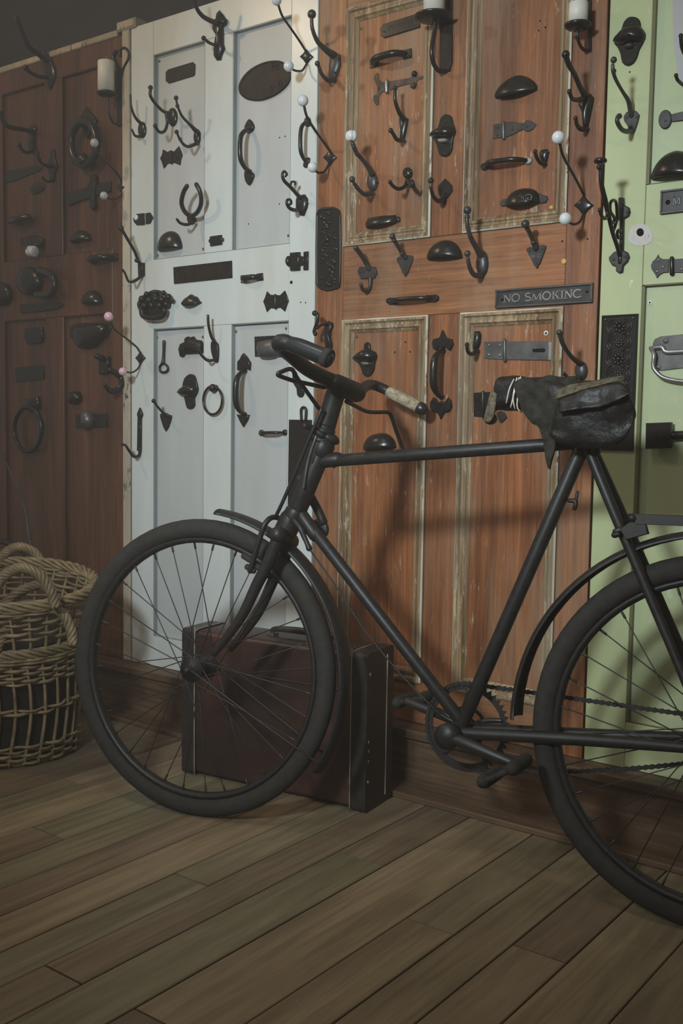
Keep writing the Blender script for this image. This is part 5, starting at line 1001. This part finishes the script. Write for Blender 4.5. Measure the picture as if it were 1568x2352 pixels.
MB().lathe(BB0 + bn * .03, bn, [(0, .020), (.02, .020), (.026, .026), (.042, .026), (.046, .016), (.05, .008)], 18).build('crank_boss', BP, bike)
cv = ce - c0_; fe = BB0 - bn * .062 - (cv - bn * cv.dot(bn)); MB().tube([BB0 - bn * .062, fe], [.0135, .010], 12, 1).build('crank', 'spoke_metal', bike)
def pedal(Q, sgn, tilt):
    pd = MB(); u = (b1 * math.cos(tilt) + b2 * math.sin(tilt)); v = bn.cross(u) * -1
    pd.tube([Q, Q + bn * sgn * .105], .0055, 8, 1)
    for s_ in (-1, 1):
        P_ = [Q + bn * sgn * (.014 + .088 * k / 6) + u * s_ * .032 for k in range(7)]
        pd.tube(P_, [.0125, .0145, .0125, .0145, .0125, .0145, .0125], 10, 2)
    for k in (.014, .102): pd.tube([Q + bn * sgn * k + u * -.036, Q + bn * sgn * k + u * .036], .006, 8, 1)
    pd.build('pedal', 'rubber', bike)
pedal(ce, 1, .55); pedal(fe, -1, .3)
ch = MB(); r1, r2 = .0905, .037; RC2 = RH - bn * .045
Dv = RC2 - RC; Ld = Dv.length; du = Dv.normalized(); dv = b2 - du * b2.dot(du); dv.normalize(); ph = math.asin((r1 - r2) / Ld)
path = []
def pth(c, r, a): return c + du * (r * math.cos(a)) + dv * (r * math.sin(a))
top_a = math.pi / 2 - ph; n1 = 60
for i in range(n1 + 1): path.append(pth(RC, r1, top_a + (2 * math.pi - 2 * top_a) * i / n1))
A_, B_ = path[-1], pth(RC2, r2, -top_a)
for i in range(1, 60): t_ = i / 60; path.append(A_ + (B_ - A_) * t_ - dv * (.012 * math.sin(math.pi * t_)))
for i in range(25): path.append(pth(RC2, r2, -top_a + 2 * top_a * i / 24))
A_, B_ = path[-1], path[0]
for i in range(1, 60): t_ = i / 60; path.append(A_ + (B_ - A_) * t_)
acc = [0]
for i in range(len(path)): acc.append(acc[-1] + (path[(i + 1) % len(path)] - path[i]).length)
TL = acc[-1]; nl = int(TL / .0127) // 2 * 2
def at_len(s_):
    s_ %= TL
    for i in range(len(path)):
        if acc[i + 1] >= s_: return path[i] + (path[(i + 1) % len(path)] - path[i]) * ((s_ - acc[i]) / max(1e-9, acc[i + 1] - acc[i]))
    return path[0]
for i in range(nl):
    a, b = at_len(TL * i / nl), at_len(TL * (i + 1) / nl); d_ = (b - a).normalized(); nn = bn.cross(d_); w_ = .0024 if i % 2 else .0040
    ol = []
    for c, s0 in ((a, math.pi / 2), (b, -math.pi / 2)):
        for k in range(5): an = s0 + math.pi * k / 4; ol.append(c + (d_ * math.cos(an) + nn * math.sin(an)) * .0047)
    ol2 = ol[:5] + [(a + b) / 2 - nn * .0028] + ol[5:] + [(a + b) / 2 + nn * .0028]
    for sd in (1, -1): ch.loop_plate([p + bn * sd * (w_ - .0008) for p in ol2], bn * sd, .0014, .0003)
    ch.tube([a - bn * .004, a + bn * .004], .0038, 6, 1, False)
ch.build('chain', 'spoke_metal', bike)['label'] = 'greasy roller chain'
MB().lathe(RC2 - bn * .002, bn, [(0, .030), (.001, .034), (.003, .034), (.004, .03)], 20).build('sprocket', 'spoke_metal', bike)
# saddle
sd_ = MB()
stn = [((1138, 916), 30, .020), ((1146, 906), 36, .030), ((1180, 904), 39, .036), ((1225, 906), 40, .040), ((1262, 918), 48, .046), ((1300, 934), 60, .056), ((1345, 944), 70, .064), ((1395, 944), 72, .066), ((1424, 942), 62, .050), ((1438, 944), 48, .036)]
stn = [(x[0], x[1], x[2], x[3]) for x in cr([(a[0], a[1], h_, w_) for a, h_, w_ in stn], 4)]
ns_ = 26; vs = []; random.seed(5)
from mathutils import noise as mno
for i, (px_, py_, h_, w_) in enumerate(stn):
    c = BK((px_, py_)); sc_ = FPX / (c - CAM).dot(CF); hh = h_ / sc_
    for j in range(ns_):
        a = 2 * math.pi * j / ns_; ca, sa = math.cos(a), math.sin(a)
        p = c + bn * (w_ * math.copysign(abs(ca) ** .8, ca)) + b2 * (hh * math.copysign(abs(sa) ** .8, sa))
        nz = mno.fractal(p * 20, 1.0, 2.0, 4) * .006 + mno.noise(p * Vector((9, 9, 38))) * .006
        vs.append(p + (p - c).normalized() * nz)
k_ = len(stn); fs = [(i * ns_ + j, i * ns_ + (j + 1) % ns_, (i + 1) * ns_ + (j + 1) % ns_, (i + 1) * ns_ + j) for i in range(k_ - 1) for j in range(ns_)]
fs += [tuple(range(ns_ - 1, -1, -1)), tuple((k_ - 1) * ns_ + j for j in range(ns_))]
sa_ = sd_.add(vs, fs).build('saddle', 'saddle_leather', bike); sa_['label'] = 'torn dark leather saddle wrapped in cloth'
def drape(name, pp, w_, mat, th=.004, amp=.010, nsub=3, ny=7):
    """hanging cloth: outline given as top and bottom edges of photograph points"""
    top, bot = pp; n = max(len(top), len(bot)); top = cr([(*p, 0) for p in top], nsub); bot = cr([(*p, 0) for p in bot], nsub); n = len(top); mb = MB(); vs = []
    for s_ in (0, 1):
        for i in range(n):
            for j in range(ny + 1):
                t_ = j / ny; p = (top[i][0] + (bot[i][0] - top[i][0]) * t_, top[i][1] + (bot[i][1] - top[i][1]) * t_)
                ww = w_[0] + (w_[1] - w_[0]) * t_; q = BK(p, ww); vs.append(q + bn * (mno.noise(q * 32) * amp + (th if s_ else 0)))
    k = n * (ny + 1); fs = []
    for i in range(n - 1):
        for j in range(ny):
            q = (i * (ny + 1) + j, i * (ny + 1) + j + 1, (i + 1) * (ny + 1) + j + 1, (i + 1) * (ny + 1) + j); fs += [q, tuple(k + z for z in q)[::-1]]
    ed = [i * (ny + 1) for i in range(n)] + [(n - 1) * (ny + 1) + j for j in range(1, ny + 1)] + [i * (ny + 1) + ny for i in range(n - 2, -1, -1)] + [j for j in range(ny - 1, 0, -1)]
    for a, b in zip(ed, ed[1:] + ed[:1]): fs.append((a, b, k + b, k + a))
    return mb.add(vs, fs).build(name, mat, sa_)
drape('cloth_wrap', ([(1178, 880), (1200, 868), (1225, 868), (1250, 872), (1275, 880), (1290, 890)], [(1200, 945), (1222, 972), (1240, 985), (1252, 1040), (1264, 1078), (1284, 1000)]), (.046, .052), 'saddle_cloth')
drape('cloth_flap', ([(1272, 902), (1310, 884), (1350, 878), (1395, 868), (1432, 862)], [(1274, 918), (1312, 904), (1350, 893), (1395, 880), (1434, 872)]), (.060, .086), 'torn_felt', .003, .005, 3, 3)
drape('torn_padding', ([(1128, 902), (1136, 900), (1143, 906)], [(1114, 966), (1126, 972), (1136, 958)]), (.022, .026), 'torn_felt', .008, .006)
drape('torn_edge', ([(1245, 1000), (1256, 990), (1268, 990), (1280, 995)], [(1256, 1050), (1262, 1078), (1268, 1060), (1276, 1030)]), (.058, .056), 'saddle_cloth')
drape('saddle_side', ([(1280, 930), (1330, 914), (1390, 900), (1436, 898), (1452, 918), (1458, 940)], [(1262, 1000), (1300, 1024), (1385, 1030), (1428, 1018), (1450, 985), (1460, 955)]), (.080, .066), 'saddle_leather', .006, .012, 4)
drape('leather_fold', ([(1282, 918), (1330, 898), (1380, 886), (1425, 880), (1448, 892)], [(1284, 948), (1328, 940), (1380, 934), (1425, 918), (1450, 900)]), (.084, .098), 'saddle_leather', .005, .010, 4)
drape('ragged_strip', ([(1236, 872), (1262, 862), (1290, 866), (1326, 864)], [(1240, 886), (1264, 884), (1292, 890), (1330, 880)]), (.030, .045), 'saddle_cloth', .004, .010, 4, 4)
drape('ragged_tuft', ([(1140, 948), (1150, 944), (1160, 948)], [(1146, 968), (1152, 972), (1164, 960)]), (.034, .036), 'saddle_cloth', .004, .006)
MB().ball(BK((1126, 962), .02), .014, .014, .012).build('nose_lump', 'dark_leather', sa_)
for pts_ in (((1179, 873), (1169, 895), (1163, 924)), ((1191, 870), (1180, 905), (1173, 934)), ((1186, 871), (1178, 912), (1182, 938)), ((1193, 872), (1190, 908), (1203, 897)), ((1195, 870), (1187, 930), (1196, 946))):
    MB().tube([BK(pts_[0], .012), BK(pts_[0], .034), BK(pts_[1], .047), BK(pts_[2], .038), BK(pts_[2], .015)], .0014, 6, 4).build('string', 'string', sa_)
btube(MB(), [(1344, 1010), (1350, 985), (1356, 955)], 0, .0125, 1).build('seat_post', BP, bike)
for sd in (1, -1): btube(MB(), [(1300, 985), (1350, 1000), (1430, 985)], sd * .05, .005, 3).build('saddle_rail', BP, sa_)
# carrier
cr_ = MB()
cr_.loop_plate([BK(p, .052) for p in ((1448, 1180), (1568, 1185), (1640, 1188), (1640, 1212), (1568, 1208), (1462, 1204))], bn, .006, .001)
cr_.tube([BK((1446, 1189), -.055), BK((1640, 1196), -.055)], .008, 8, 1)
cr_.tube([BK((1452, 1190), .055), BK((1470, 1192), -.055)], .009, 8, 1)
cr_ = cr_.build('carrier', BP, bike)
MB().loop_plate([BK(p, .045) for p in ((1452, 1196), (1484, 1200), (1491, 1226), (1440, 1240), (1425, 1215))], bn, .012, .002).build('carrier_clamp', BP, cr_)
btube(MB(), [(1432, 1214), (1420, 1219), (1413, 1222)], .05, [.005, .007, .0065], 2, 8).build('wing_nut', BP, cr_); btube(MB(), [(1420, 1226), (1410, 1229)], .05, .006, 1, 8).build('wing_nut', BP, cr_)
for sd in (1, -1): MB().tube([BK((1600, 1198), sd * .055), RH + bn * sd * .066], .0042, 8, 1).build('carrier_strut', BP, cr_)

# ------------------------------------------------------------------ suitcase
s0 = Vector((-1.955, -.346, 0)); s1_ = Vector((-1.409, -.280, 0)); su = (s1_ - s0).normalized(); sn = Vector((su.y, -su.x, 0)); SW = (s1_ - s0).length; SD = .135; SH = .388
case = thing('suitcase', 'worn red-brown leather suitcase standing behind the front wheel', 'suitcase', (s0 + s1_) / 2 - sn * SD / 2)
def SP(u, d, z): return s0 + su * u - sn * d + Vector((0, 0, z))
def rrect(u0, u1, z0, z1, r, d, n=5):
    o_ = []
    for cu, cz, a0 in ((u1 - r, z1 - r, 0), (u0 + r, z1 - r, 90), (u0 + r, z0 + r, 180), (u1 - r, z0 + r, 270)):
        for i in range(n + 1): a = math.radians(a0 + 90 * i / n); o_.append(SP(cu + r * math.cos(a), d, cz + r * math.sin(a)))
    return o_
body = MB().loop_plate(rrect(.004, SW - .004, .006, SH - .003, .026, SD - .003), sn, SD - .006, .010).build('body', 'case_leather', case)
def band(u0, u1):
    mb = MB(); pr = [(0, .0)]
    ol = [SP(u0, 0, 0), SP(u1, 0, 0)]
    full = []
    sec = []
    for a0, cd, cz in ((180, .012, .012), (90, .012, SH - .012), (0, SD - .012, SH - .012), (270, SD - .012, .012)):
        for i in range(5): a = math.radians(a0 + 90 - 90 * i / 4 if False else a0 - 90 * i / 4 + 90); sec.append((cd - .012 * -math.cos(a) * 1.0 if False else cd + .012 * math.cos(a), cz + .012 * math.sin(a)))
    n = len(sec); vs = [SP(u0, d, z) for d, z in sec] + [SP(u1, d, z) for d, z in sec]
    fs = [(i, (i + 1) % n, n + (i + 1) % n, n + i) for i in range(n)] + [tuple(range(n))[::-1], tuple(range(n, 2 * n))]
    return mb.add(vs, fs, False)
band(-.001, .040).build('end_band', 'dark_leather', case); band(SW - .036, SW + .003).build('end_band', 'dark_leather', case)
for u_ in (.042, SW - .039):
    MB().tube([SP(u_, SD * .8, SH + .0005), SP(u_, .018, SH + .0005), SP(u_, .004, SH - .006), SP(u_, -.0015, SH - .022), SP(u_, -.0015, .02), SP(u_, .002, .004)], .0014, 6, 3).build('piping', 'piping', case)
hd = MB(); hd.tube([SP(.24, .065, SH + .002), SP(.245, .065, SH + .014), SP(.30, .065, SH + .018), SP(.38, .065, SH + .018), SP(.435, .065, SH + .014), SP(.44, .065, SH + .002)], [.006, .007, .009, .009, .007, .006], 8, 4).build('handle', 'dark_leather', case)
for u_ in (.24, .44): MB().box(*sorted((SP(u_, .065, 0).x - .012, SP(u_, .065, 0).x + .012)), SP(u_, .065, 0).y - .010, SP(u_, .065, 0).y + .010, SH - .002, SH + .005).build('handle_mount', 'dark_steel', case)
for z in (.075, .125, .150, .172): MB().ball(SP(SW + .003, .012, z), .0022, .003, .0045, 8, 5).build('stud', 'brass', case)
MB().ball(SP(SW + .003, .014, .335), .003, .004, .006, 8, 5).build('stud', 'steel', case); MB().ball(SP(SW - .06, .05, SH), .003, .004, .002, 8, 5).build('stud', 'steel', case)
MB().tube([SP(.045, -.0005, SH - .095), SP(SW - .042, -.0005, SH - .095)], .0018, 6, 1).build('lid_seam', 'dark_leather', case)
MB().tube([SP(SW + .0035, .10, .02), SP(SW + .0035, .10, SH - .02)], .0015, 6, 1).build('edge_seam', 'piping', case)

# ------------------------------------------------------------------ wicker baskets
def rope(path, R_, r_, turns, mb, strands=3, closed=False, res=6):
    n = len(path)
    for s_ in range(strands):
        pts = []; up = None
        for i in range(n):
            a = path[i - 1] if (closed or i > 0) else path[0]; b = path[(i + 1) % n] if (closed or i < n - 1) else path[-1]
            t_ = (b - a).normalized(); up = Vector((0, 0, 1)) if up is None else up; up = (up - t_ * up.dot(t_))
            if up.length < 1e-4: up = t_.orthogonal()
            up.normalize(); sd = t_.cross(up); an = 2 * math.pi * (turns * i / (n if closed else n - 1) + s_ / strands); pts.append(path[i] + (up * math.cos(an) + sd * math.sin(an)) * R_)
        mb.tube(pts, r_, res, 1, not closed, None, closed)
    return mb
def basket(name, label, Cx, Cy, z0, z1, rb, rt, rows, tilt, hoop, mat, shade_h):
    root = thing(name, label, 'basket', (Cx, Cy, z0), 'wicker log baskets')
    cd = (CAM - Vector((Cx, Cy, CAM.z))).normalized()
    def PB(a, t_, dr=0.0):
        r = rb + (rt - rb) * t_ + dr; x_, y_ = math.cos(a) * r, math.sin(a) * r; z = z0 + (z1 - z0) * t_ - tilt * t_ * (x_ * cd.x + y_ * cd.y) / rt
        return Vector((Cx + x_, Cy + y_, z))
    ns = 30
    for i in range(ns):
        a = 2 * math.pi * i / ns; MB().tube([PB(a, .02), PB(a + .10, .5), PB(a + .02, 1.0)], [.0050, .0046, .0040], 6, 3).build('stake', mat, root)
    for ri, t_ in enumerate(rows):
        n = ns * 4; ph = ri % 2
        pts = [PB(2 * math.pi * i / n, t_ + .004 * math.sin(i * .37 + ri), .0075 * math.sin(math.pi * (i / 4 + ph) + .0)) for i in range(n)]
        MB().tube(pts, [.0043 + .0008 * math.sin(i * .21 + ri * 2) for i in range(n)], 6, 1, False, None, True).build('weave_row', mat, root)
    rim = MB(); rope([PB(2 * math.pi * i / 140, 1.0) for i in range(140)], .0105, .0056, 9, rim, 5, True); rim.build('rim', mat, root)
    for k_, t_ in enumerate((.955, .925) if shade_h > .9 else (.962, .935)):
        MB().tube([PB(2 * math.pi * i / 140, t_, .007 + .002 * math.sin(i * .9 + k_)) for i in range(140)], [.0048 + .0008 * math.sin(i * .3 + k_ * 3) for i in range(140)], 6, 1, False, None, True).build('weave_row', mat, root)
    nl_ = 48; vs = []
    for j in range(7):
        for i in range(nl_): vs.append(PB(2 * math.pi * i / nl_, .03 + (shade_h - .03) * j / 6, -.013 + .002 * math.sin(i * 2.1 + j)))
    MB().add(vs, [(j * nl_ + i, j * nl_ + (i + 1) % nl_, (j + 1) * nl_ + (i + 1) % nl_, (j + 1) * nl_ + i) for j in range(6) for i in range(nl_)]).build('shade_liner', 'basket_shade', root)  # dark sheet added behind the stakes, stands in for the shaded interior
    n = 40; vs = [PB(2 * math.pi * i / n, .03, -.006) for i in range(n)] + [PB(2 * math.pi * i / n, .03, -.006) - Vector((0, 0, .008)) for i in range(n)]
    MB().add(vs, [tuple(range(n)), tuple(range(2 * n - 1, n - 1, -1))] + [(i, n + i, n + (i + 1) % n, (i + 1) % n) for i in range(n)], False).build('bottom', mat, root)
    q = Vector((Cx, Cy, 0)) + cd * (rt + .004)
    hp = [ONP(p, q, cd) for p in hoop]; hp = [Vector(x) for x in cr([tuple(p) for p in hp], 10)]
    rope(hp, .0085, .0062, 4, MB(), 5).build('handle', mat, root)
    hp2 = [p - cd * (2 * rt + .0) for p in hp]; rope(hp2, .0085, .0062, 4, MB(), 5).build('handle', mat, root)
    return root
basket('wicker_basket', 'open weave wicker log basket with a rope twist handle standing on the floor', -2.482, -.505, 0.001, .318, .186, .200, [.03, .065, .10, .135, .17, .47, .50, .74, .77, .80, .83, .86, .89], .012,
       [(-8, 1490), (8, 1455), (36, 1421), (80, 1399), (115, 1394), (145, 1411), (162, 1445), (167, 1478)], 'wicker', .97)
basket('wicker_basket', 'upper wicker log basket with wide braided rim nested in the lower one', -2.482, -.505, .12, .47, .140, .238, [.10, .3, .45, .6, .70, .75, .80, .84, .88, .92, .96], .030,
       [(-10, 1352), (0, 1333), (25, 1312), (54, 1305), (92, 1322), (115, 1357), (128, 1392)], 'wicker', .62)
# dark arched guard with stays, standing behind the baskets
gq = Vector((-2.92, -.30, 0)); gn = (CAM - Vector((gq.x, gq.y, CAM.z))).normalized()
GQ = lambda *pp: [ONP(p, gq, gn) for p in pp]
gd = thing('mudguard', 'dark arched metal mudguard with thin stays behind the wicker baskets', 'mudguard', (gq.x, gq.y, 0))
pts_ = GQ((-150, 1330), (-90, 1270), (-40, 1244), (0, 1243), (30, 1254), (62, 1276), (92, 1306), (112, 1345), (120, 1400)); lo_ = [Vector((pts_[0].x - .02, pts_[0].y, .15)), Vector((pts_[-1].x, pts_[-1].y, .15))]
MB().tube([Vector((lo_[0].x, lo_[0].y, 0))] + [lo_[0]] + pts_ + [lo_[1]] + [Vector((lo_[1].x, lo_[1].y, .0))], .0085, 10, 4).build('arch', 'worn_iron', gd)
MB().tube(GQ((-40, 960), (0, 1032), (30, 1100), (57, 1168), (66, 1225), (76, 1288)), [.003, .003, .003, .0035, .006, .008], 8, 4).build('stay', 'dark_steel', gd)
MB().tube(GQ((34, 1240), (38, 1252), (43, 1266)), .0035, 8, 2).build('stay', 'worn_iron', gd)
# ------------------------------------------------------------------ thin haze volume added to lift the blacks
hz = MB().box(-5.0, 2.0, -4.4, .10, -.05, 3.1).build('black_lift_haze', None, None, (-1.5, -2, 0))
mh = bpy.data.materials.new('lift_haze'); mh.use_nodes = True; mh.node_tree.nodes.clear()
vo = mh.node_tree.nodes.new('ShaderNodeVolumeScatter'); vo.inputs['Density'].default_value = .023; vo.inputs['Color'].default_value = (1, .92, .82, 1)
ou = mh.node_tree.nodes.new('ShaderNodeOutputMaterial'); mh.node_tree.links.new(vo.outputs[0], ou.inputs['Volume'])
hz.data.materials.append(mh); hz['kind'] = 'stuff'; hz['label'] = 'faint warm haze added to lift the dark tones'; hz['category'] = 'haze'
